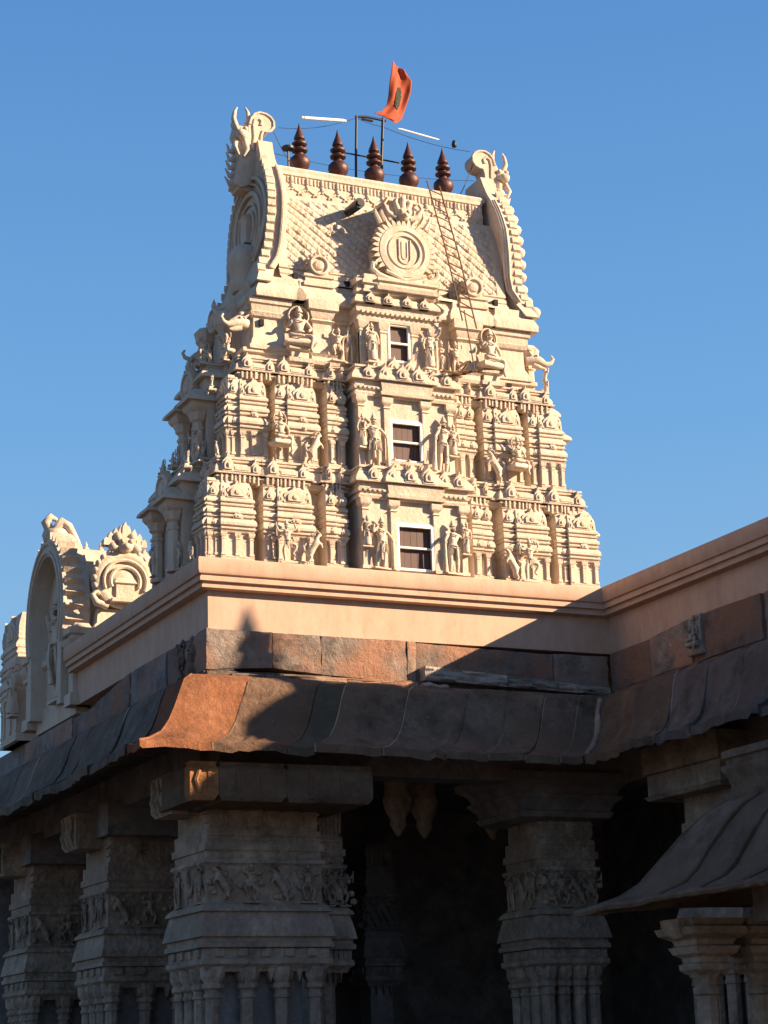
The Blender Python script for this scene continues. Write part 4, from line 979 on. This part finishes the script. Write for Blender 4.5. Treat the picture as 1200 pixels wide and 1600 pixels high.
for (x, y) in ((4.55, 2.6), (5.75, 2.6), (4.0, 2.4)):
    mb = MB(); mb.lathe([(.22, 6.5), (.2, 6.1), (.24, 6.0), (.2, 5.85), (.12, 5.7), (.13, 5.62), (.03, 5.45)], x, y, 12); hp(mb, 'ceiling_pendant', M['dark'], 50)

def pillar(x0, x1, y0, y1, left=True, name='composite_pillar', lit=False, mat=None, small=False):
    """moulded block pillar on clusters of colonnettes"""
    mat = mat or M['dark']
    mb = MB()
    mb.prof(x0, x1, y0, y1, [(5.62, -.04), (5.20, -.04), (5.20, .0), (5.02, .0), (5.02, .03), (4.92, .03), (4.92, -.0), (4.80, -.01), (4.80, .04), (4.75, .05), (4.72, .01), (4.70, .0),
                             (4.22, .0), (4.20, .04), (4.14, .10), (4.10, .11), (4.10, .06), (4.05, .07), (3.90, .11), (3.80, .13), (3.76, .14), (3.76, .09), (3.70, .09), (3.68, .12), (3.62, .12), (3.60, .07),
                             (3.48, .07), (3.46, .10), (3.40, .10), (3.36, .05), (3.30, .02)])
    for i in range(6): mb.box(x0+(x1-x0)*(i+.15)/6, x0+(x1-x0)*(i+.85)/6, y0-.025+.04, y0+.1, 5.24, 5.56, .004)
    for i in range(5): mb.box(x0+(x1-x0)*(i+.2)/5, x0+(x1-x0)*(i+.6)/5, y0-.105, y0-.05, 3.50, 3.60, .006)
    for i in range(4): mb.box(x0-.105, x0-.05, y0+(y1-y0)*(i+.2)/4, y0+(y1-y0)*(i+.6)/4, 3.50, 3.60, .006)
    for i in range(4): mb.prof(x0+(x1-x0)*(i+.2)/4, x0+(x1-x0)*(i+.8)/4, y0+.0, y0+.1, [(4.80, .0), (4.84, .02), (4.88, .02), (4.92, -.03)])
    for k_, zz_ in enumerate((5.06, 5.12, 5.30, 5.42)): mb.box(x0-.012-.01*(k_ % 2)+.02, x1+.01-.02, y0-.012-.012*(k_ % 2)+(.03 if zz_ > 5.2 else 0), y0+.2, zz_, zz_+.03, .004)
    for i in range(9): mb.box(x0+(x1-x0)*(i+.1)/9, x0+(x1-x0)*(i+.75)/9, y0-.035, y0+.1, 4.94, 5.0, .004)
    for i in range(4): mb.prism([(x0+(x1-x0)*(i+.02)/4, 3.34), (x0+(x1-x0)*(i+.24)/4, 3.34), (x0+(x1-x0)*(i+.13)/4, 3.16)], y0-.04, y0+.08, 'y')
    p = hp(mb, name, mat)
    # frieze of riders and beasts
    fr = MB(); n = 4
    for i in range(n):
        xx = x0+(x1-x0)*(i+.5)/n; T = Matrix.Translation((xx, y0-.03, 4.22)) @ Matrix.Diagonal((.62*(-1 if i % 2 else 1), .8, .52, 1))
        fr.addmesh(FIG['yali' if i % 2 == 0 else 'dance'], T)
        for q in range(5): fr.ball((xx+random.uniform(-.2, .2), y0, 4.28+.36*random.random()), (.06, .06, .05), None, 6, 4)
    for i in range(3):
        yy = y0+(y1-y0)*(i+.5)/3; T = Matrix.Translation((x0-.03, yy, 4.22)) @ Matrix.Rotation(-PI/2, 4, 'Z') @ Matrix.Scale(.55, 4)
        fr.addmesh(FIG[('dance', 'yali', 'guard')[i]], T)
    f_o = fr.obj('frieze', mat, p, 60)
    if not small:
        core = MB(); core.box(x0+.22, x1-.22, y0+.25, y1-.2, .5, 3.32); core.obj('core', M['inner'], p)
        base = MB(); base.prof(x0, x1, y0, y1, [(.84, .12), (1.1, .12), (1.12, .05), (1.4, .05), (1.42, .1), (1.5, .1), (1.52, 0)]); base.obj('base', mat, p)
        pos = [(x0+.10+(x1-x0-.2)*i/3, y0+.08) for i in range(4)]+[(x0+.08, y0+.08+(y1-y0-.16)*i/3) for i in range(1, 4)]
        for (cx, cy) in pos:
            c = MB(); c.lathe([(.115, 1.5), (.125, 1.6), (.105, 1.65), (.10, 2.95), (.12, 2.96), (.12, 3.0), (.105, 3.02), (.11, 3.06), (.145, 3.09), (.145, 3.14), (.12, 3.16), (.16, 3.22), (.17, 3.26), (.17, 3.36)], cx, cy, 8)
            c.obj('colonnette', mat, p, 25)
    return p
def bracket(x0, x1, y0, y1, z0=5.58, z1=6.10, mat=None, axis='x'):
    mb = MB(); n = 2
    if axis == 'x':
        xm = x0+(x1-x0)*.52
        for a, b in ((x0, x0+.40), (x0+.408, xm-.004), (xm+.004, x1)):
            mb.tint = (1.9, 1.3, .8) if a == x0 else (.85, .8, .76)  # end block tinted orange as sunlight, the rest dimmed as shade
            mb.prof(a+.03, b-.03, y0+.03, y0+.22 if a == x0 else y1, [(z0, -.02), (z0+.03, .0), (z0+.08, .03), (z1-.08, .03), (z1-.04, .0), (z1, .02)], back=False)
            for q in (.25, .62): mb.box(a+(b-a)*q, a+(b-a)*q+.05, y0-.02, y0+.05, z0+.12, z1-.1, .01)
        mb.tint = (.7, .68, .66); mb.prof(x0+.10, x0+.40, y0+.26, y1, [(z0+.02, 0), (z1-.02, 0)], back=False); mb.tint = (1.9, 1.3, .8)  # piece behind the end block darkened in colour for shade
        # curled nose at the left end
        mb.tube([(x0+.13, y0-.01, z0+.10), (x0+.08, y0-.012, (z0+z1)/2), (x0+.14, y0-.01, z1-.08)], .03, 6)
    else:
        mb.prof(x0+.03, x1, y0+.03, y1-.03, [(z0, -.02), (z0+.03, .0), (z0+.08, .03), (z1-.08, .03), (z1, .02)])
        for q in (.2, .45, .7): mb.tube([(x0-.0, y0+(y1-y0)*q, z0+.05), (x0-.06, y0+(y1-y0)*q, z0+.2), (x0-.02, y0+(y1-y0)*q, z0+.32), (x0-.05, y0+(y1-y0)*q, z1-.05)], .04, 6)
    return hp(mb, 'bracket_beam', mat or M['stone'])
pillar(0, 1.68, 0, 1.35); bracket(-.58, 2.06, -.97, .6, 5.47, 5.98)
bracket(-.42, .3, .35, 1.15, 5.45, 6.0, M['dark'], 'y')
pillar(1.88, 2.25, .55, 1.2, small=True)
mb = MB(); mb.lathe([(.15, .85), (.14, 3.1), (.18, 3.2), (.2, 3.32)], 2.06, .85, 8); hp(mb, 'colonnette', M['dark'])
for yy in (4.5, 9.0):
    pillar(0, 1.8, yy, yy+1.35); bracket(-.42, .3, yy+.35, yy+1.15, 5.45, 6.0, M['dark'], 'y')
    mb = MB(); mb.box(-.1, 2.1, yy-.3, yy+1.6, 5.6, 6.1); hp(mb, 'capital_block', M['inner'])
pillar(5.32, 6.28, .35, 1.4); mb = MB(); mb.prof(5.0, 6.5, .2, 1.6, [(5.48, -.1), (5.52, .0), (5.60, .04), (5.62, .0), (5.72, .04), (5.80, .14), (5.84, .14), (5.85, .08), (5.95, .12), (6.05, .26), (6.15, .28)]); hp(mb, 'capital_block', M['inner'])
pillar(4.6, 5.1, 5.0, 5.5, small=True, mat=M['inner']); mb = MB(); mb.box(4.65, 5.05, 5.05, 5.45, .8, 3.35); hp(mb, 'pillar_shaft', M['inner'])
for yy in (-3.2, -8.0):
    pillar(6.45, 8.2, yy, yy+1.4)
    mb = MB(); mb.prof(6.15, 7.9, yy-.1, yy+1.75, [(5.55, 0), (5.6, .05), (5.62, .0), (5.9, .0), (5.92, .05), (6.3, .06)]); hp(mb, 'capital_block', M['dark'])

# ================================================================== LEFT VAULTED SHRINE on the roof
vs_ = thing('vaulted_shrine', 'barrel-vaulted roof shrine with arched statue niche and sunlit round ornament left of the tower', 'shrine', loc=(1.2, 8, 8.0))
def vp(mb, name, mat=None, ang=32): return put(mb.obj(name, mat or M['cream'], None, ang), vs_)
gy, gz, grad = 7.95, 9.85, 1.12          # arch centre (y), springing
mb = MB()
mb.prof(.15, 3.6, 6.75, 9.15, [(7.9, .05), (8.3, .05), (8.35, .0), (9.0, 0), (9.05, .08), (9.15, .1), (9.2, .02), (9.35, .0)])
arch = [(gy+(1.05+.1*math.sin(a))*math.cos(a), 9.75+1.30*math.sin(a)) for a in np.linspace(-.25, PI+.25, 30)]
mb.prism(arch+[(gy-1.0, 9.3), (gy+1.0, 9.3)][:0], .2, 3.6, 'x')
for k in range(12):
    x = .35+.27*k; finial(mb, x, gy, 11.0, .16)
vp(mb, 'vault')
mb = MB()      # gable: thick horseshoe ring facing -x
R0, R1 = 1.00, 1.28
ang_ = np.linspace(-.45, PI+.45, 41)
inner = [(gy+R0*.93*math.cos(a), 9.75+R0*1.12*math.sin(a)) for a in ang_]; outer = [(gy+R1*.93*math.cos(a), 9.75+R1*1.12*math.sin(a)) for a in ang_]
# legs down to the eave
inner = [(inner[0][0], 8.1)]+inner+[(inner[-1][0], 8.1)]; outer = [(outer[0][0], 8.1)]+outer+[(outer[-1][0], 8.1)]
vsx = []; fsx = []; n_ = len(inner)
for x_ in (-.12, .35):
    for q in (inner, outer): vsx += [(x_, p[0], p[1]) for p in q]
for i in range(n_-1):
    a = i; fsx += [(a, a+1, a+1+n_, a+n_), (a+2*n_, a+3*n_, a+1+3*n_, a+1+2*n_), (a, a+2*n_, a+1+2*n_, a+1), (a+n_, a+1+n_, a+1+3*n_, a+3*n_)]
fsx += [(0, n_, 3*n_, 2*n_), (n_-1, 3*n_-1, 4*n_-1, 2*n_-1)]
mb.add(vsx, fsx)
for rr, tw in ((1.06, .035), (1.20, .03)): mb.tube([(-.13, gy+rr*.93*math.cos(a), 9.75+rr*1.12*math.sin(a)) for a in ang_], tw, 6)
for k in range(27):
    a = ang_[0]+(ang_[-1]-ang_[0])*k/26; c, s_ = math.cos(a), math.sin(a); q = .07; r0 = R1-.02
    P_ = lambda r, t_: (gy+.93*(r*c-t_*s_), 9.75+1.12*(r*s_+t_*c))
    mb.prism([P_(r0, -q*.8), P_(r0, q*.8), P_(r0+.13, q*.3)], -.10, .2, 'x')
mb.box(.3, .45, gy-1.05, gy+1.05, 8.0, 10.6)
vp(mb, 'arched_gable', ang=50)
for yy in (6.62, 9.35):      # side columns of the niche with layered capitals
    mb = MB()
    mb.prof(-.02, .30, yy-.13, yy+.13, [(8.0, .06), (8.2, .06), (8.22, .0), (8.85, .0), (8.88, .05), (8.94, .05), (8.96, .0), (9.06, .10), (9.12, .12), (9.14, .02), (9.20, .02), (9.22, .08), (9.32, .10), (9.34, .0), (9.42, -.04)])
    vp(mb, 'niche_column')
o = link('statue', FIG['guard']); o.location = (.05, 7.6, 8.25); o.rotation_euler = (0, 0, -PI/2); o.scale = (1.9, 1.9, 1.9); put(o, vs_)
mb = MB()   # beast head crest on top of the gable
T = Matrix.Translation((.02, gy, 11.15))
mb.ball((.05, 0, .12), (.26, .22, .2), T); mb.ball((.22, -.05, .05), (.2, .16, .14), T); mb.tube([(-.05, 0, .2), (-.14, 0, .36), (-.05, 0, .48), (.06, 0, .42)], [.10, .09, .07, .04], 8, T)
mb.tube([(.0, -.1, .2), (.12, -.14, .38), (.24, -.12, .30), (.38, -.1, .08), (.48, -.1, -.08)], [.08, .08, .08, .06, .03], 8, T); mb.tube([(.15, .1, .22), (.3, .1, .15), (.5, .05, -.05)], [.07, .06, .03], 8, T)
for k in range(3): mb.ball((-.1+.1*k, -.15, .05), .06, T, 8, 5)
vp(mb, 'beast_crest', M['cream_plain'], 60)
mb = MB()   # sunlit round front ornament
nx, nz, ny = .88, 10.22, 6.50
mb.prof(nx-.44, nx+.44, ny+.08, ny+.8, [(8.6, .0), (9.02, .0), (9.04, .08), (9.12, .08), (9.14, .0), (9.3, .02), (9.34, .08), (9.40, .08), (9.44, .03), (9.70, .0)])
kudu(mb, nx, ny+.06, nz, .52, None, False, .08)
Rn = Matrix.Translation((nx, ny, nz)) @ Matrix.Rotation(PI/2, 4, 'X')
mb.lathe([(.50, -.9), (.50, .0)], 0, 0, 30, Rn)
n = 17
for k in range(n):
    a = -.5+(PI+1.0)*k/(n-1); mb.ball((nx+.53*math.cos(a), ny+.05, nz+.53*math.sin(a)), (.055, .08, .055), None, 8, 5)
for sx in (-1, 1): mb.tube([(nx+sx*.30, ny-.02, nz-.5), (nx+sx*.5, ny-.02, nz-.44), (nx+sx*.58, ny-.02, nz-.3), (nx+sx*.5, ny-.02, nz-.24)], [.06, .07, .05, .03], 8)
for r_, t_ in ((.38, .03), (.26, .035)): mb.tube([(nx+r_*math.cos(a), ny-.04, nz-.05+r_*math.sin(a)*1.0) for a in np.linspace(-.4, PI+.4, 22)], t_, 6)
mb.prof(nx-.16, nx+.16, ny-.05, ny+.1, [(nz-.42, .1), (nz-.36, .1), (nz-.34, .0), (nz-.1, .0), (nz-.08, .04), (nz, .0), (nz+.08, -.1)])
vp(mb, 'round_ornament', ang=50)
mb = MB(); z = nz+.60
mb.ball((nx, ny, z), (.17, .14, .15)); mb.ball((nx, ny-.14, z-.05), (.08, .06, .06), None, 8, 5)
for sx in (-1, 1):
    mb.ball((nx+sx*.08, ny-.12, z+.05), .045, None, 8, 5); mb.ball((nx+sx*.2, ny, z-.03), (.11, .1, .09), None, 8, 5); mb.ball((nx+sx*.13, ny-.03, z+.14), (.08, .08, .09), None, 8, 5)
    for k, (dx_, h_) in enumerate(((.06, .36), (.16, .30), (.25, .22), (.33, .12))):
        mb.prism([(nx+sx*(dx_-.05), z-.02), (nx+sx*(dx_+.06), z-.02), (nx+sx*(dx_+.05), z+h_*.7), (nx+sx*(dx_+.01), z+h_), (nx+sx*(dx_-.04), z+h_*.75)], ny-.02-.01*k, ny+.12, 'y')
mb.prism([(nx-.06, z), (nx+.06, z), (nx+.05, z+.32), (nx, z+.42), (nx-.05, z+.32)], ny-.04, ny+.1, 'y')
vp(mb, 'lion_crest', M['cream_plain'], 60)
# far-left corner shrine
cs = thing('corner_shrine', 'greenish grey stepped miniature shrine at the far left end of the roof', 'shrine', loc=(.6, 10.8, 8.0))
me = shrine('kuta', 1.3, 2.5, 1.3).mesh('shrine_body', M['cream'])
o = link('shrine_body', me); o.location = (.05, 11.0, 8.0); o.rotation_euler = (0, 0, -PI/2); put(o, cs)
o = link('statue', FIG['slim']); o.location = (-.1, 10.15, 8.4); o.rotation_euler = (0, 0, -PI/2); o.scale = (1, 1, 1); put(o, cs)

# ================================================================== RIGHT PORCH (near, low)
por = thing('stone_porch', 'low dark stone porch with sweeping curved eave and slender pillars at lower right', 'porch', loc=(5.5, -7.5, .3))
def pp(mb, name, mat, ang=32): return put(mb.obj(name, mat, None, ang), por)
PX, PY, PZ = 4.35, -6.0, 3.72          # wall line corner (left face, far face), lip height
prf = [(-.55, 5.02), (.0, 4.95), (.19, 4.81), (.36, 4.61), (.53, 4.34), (.68, 4.08), (.80, 3.95), (.98, 3.86), (1.03, 3.83)]
pru = [(1.01, 3.76), (.7, 3.78), (.4, 3.9), (-.1, 3.92), (-.5, 3.92)]
mb = MB()
cuts = [0, .75, 1.45, 2.2, 3.0, 3.8, 4.8, 6.0]
full = prf+pru; n = len(full)
for a, b in zip(cuts[:-1], cuts[1:]):
    mb.tint = tint(.7, 1.0, .35); nu_ = 7; vs = []; fs = []; do = random.uniform(-.015, .02)
    for i in range(nu_+1):
        s_ = a+.005+(b-a-.01)*i/nu_; bul = -.03*(abs(2*i/nu_-1)**4)
        for k, (o, z) in enumerate(full):
            w_ = min(1, k/8) if k < 9 else max(0, (13-k)/4)
            fl = max(0, (1.1-s_)/1.1)**2.2
            oo = o+w_*w_*fl*.45+do*w_+bul*(0 < k < 9)+random.uniform(-.014, .014); zz_ = z-w_*fl*.09+random.uniform(-.008, .008)
            vs.append((PX-oo, PY+max(oo, -.3)*.75-(6.0+oo)*(s_/6.0), zz_))
    for i in range(nu_):
        for k in range(n-1): c = i*n+k; fs.append((c, c+n, c+n+1, c+1))
    fs += [tuple(range(n)), tuple(reversed(range(nu_*n, nu_*n+n)))]; mb.add(vs, fs)
mb.tint = (.9, .88, .86)
for cc in cuts[1:-1]:
    for cc_ in (cc, ):
        mb.tube([(PX-o-.004, PY+max(o, -.3)*.75-(6.0+o)*(cc_/6.0), z+.004) for o, z in prf[1:]], .028, 6)
lipp = []
for i in range(60):
    s_ = 5.9*i/59; fl = max(0, (1.1-s_)/1.1)**2.2; oo = 1.03+fl*.45
    lipp.append((PX-oo, PY+oo*.75-(6.0+oo)*(s_/6.0), 3.79-fl*.09+random.uniform(-.012, .012)))
mb.tube(lipp, [.03+.02*random.random() for _ in lipp], 6)
mb.tint = (1, 1, 1)
pp(mb, 'eave', M['stone'], 28)
mb = MB()       # far-side eave
vs = []; fs = []; nu_ = 12
for i in range(nu_+1):
    s_ = i/nu_
    for k, (o, z) in enumerate(full):
        w_ = min(1, k/8) if k < 9 else max(0, (13-k)/4); fl = max(0, (1.1-s_*3.5)/1.1)**2.2; oo = o+w_*w_*fl*.45
        vs.append((PX-oo+(3.5+oo)*s_, PY+max(oo, -.3)*.75, z-w_*fl*.09-.004))
for i in range(nu_):
    for k in range(n-1): c = i*n+k; fs.append((c, c+n, c+n+1, c+1))
fs += [tuple(range(n)), tuple(reversed(range(nu_*n, nu_*n+n)))]; mb.add(vs, fs); pp(mb, 'eave', M['stone'], 28)
mb = MB(); mb.tint = tint(.9, 1.1)
for k, (a, b) in enumerate(((0, .8), (.82, 1.9), (1.92, 3.2), (3.22, 5))): mb.box(PX+.10, PX+.7, PY-.15-b, PY-.15-a, 4.95, 5.42+.03*(k % 2), .02)
mb.prof(PX+.06, PX+.9, -12, PY-.05, [(4.90, .04), (4.98, .08), (5.02, .08), (5.04, .0), (5.10, -.02), (5.20, .0), (5.30, .06), (5.34, .06), (5.36, .01), (5.42, .01), (5.44, .05), (5.52, .05), (5.54, .0)])
pp(mb, 'parapet_stone', M['stone'])
mb = MB(); mb.box(PX+.4, 8.2, -12, PY-.2, 3.95, 4.98); mb.box(PX+.1, PX+.5, -12, PY-.3, 3.5, 3.9); pp(mb, 'roof_slab', M['inner'])
def slim_pillar(x, y):
    mb = MB(); mb.prof(x-.17, x+.17, y-.17, y+.17, [(2.95, .0), (3.0, .05), (3.06, .06), (3.08, .02), (3.14, .03), (3.18, .10), (3.26, .14), (3.28, .08), (3.34, .10), (3.40, .22), (3.48, .25), (3.5, .16), (3.58, .2)])
    for a in (-1, 1): mb.prof(x+a*.3-.10, x+a*.3+.10, y-.14, y+.14, [(3.36, -.04), (3.42, .02), (3.5, .06), (3.58, .06)])
    p = pp(mb, 'pillar_capital', M['dark']); mb = MB(); mb.lathe([(.19, .85), (.19, 1.2), (.14, 1.25), (.13, 2.7), (.16, 2.72), (.17, 2.78), (.13, 2.82), (.15, 2.9), (.2, 2.96)], x, y, 8); mb.obj('shaft', M['dark'], p)
slim_pillar(4.2, -5.6); slim_pillar(4.95, -5.6); slim_pillar(PX+.35, PY-3.0)
mb = MB(); mb.box(PX-.2, 8, -12, PY, .3, .85); pp(mb, 'platform', M['dark'])

# ================================================================== ROOF SHRINE on the right wing (outside the frame, its spire throws the small shadow on the parapet)
pin = thing('roof_shrine', 'cream domed roof shrine with a slender spire standing on the right wing roof', 'shrine', loc=(12.72, -8.4, 8.98))
px_, py_ = 12.72, -8.4
mb = MB()
mb.prof(px_-.95, px_+.95, py_-.95, py_+.95, [(8.95, .15), (9.2, .15), (9.22, .0), (9.5, .0), (9.52, .06), (9.6, .06), (9.62, 0), (11.1, 0), (11.12, .1), (11.25, .12), (11.28, .04), (11.5, .04), (11.52, .15), (11.65, .18), (11.8, .1), (11.9, .0)])
for u in (-.8, -.3, .3, .8):
    mb.prof(px_+u-.1, px_+u+.1, py_-1.0, py_-.9, [(9.62, 0), (11.1, 0)]); mb.prof(px_-1.0, px_-.9, py_+u-.1, py_+u+.1, [(9.62, 0), (11.1, 0)])
put(mb.obj('shrine_body', M['cream']), pin)
mb = MB(); mb.lathe([(.95, 11.88), (1.12, 12.0), (1.12, 12.15), (.95, 12.38), (.7, 12.55), (.30, 12.64)], px_, py_, 24); put(mb.obj('dome', M['cream'], None, 40), pin)
mb = MB(); mb.lathe([(.26, 12.60), (.25, 12.9), (.22, 13.0), (.24, 13.3), (.20, 13.35), (.22, 13.45), (.20, 13.6), (.17, 13.65), (.19, 13.75), (.15, 13.92), (.09, 13.98), (.10, 14.05), (.06, 14.2), (.01, 14.42)], px_, py_, 14); put(mb.obj('finial', M['metal'], None, 50), pin)

# ================================================================== GROUND
mb = MB(); mb.box(-900, 900, -900, 900, .1, .3); g = mb.obj('ground', M['ground']); g['kind'] = 'structure'
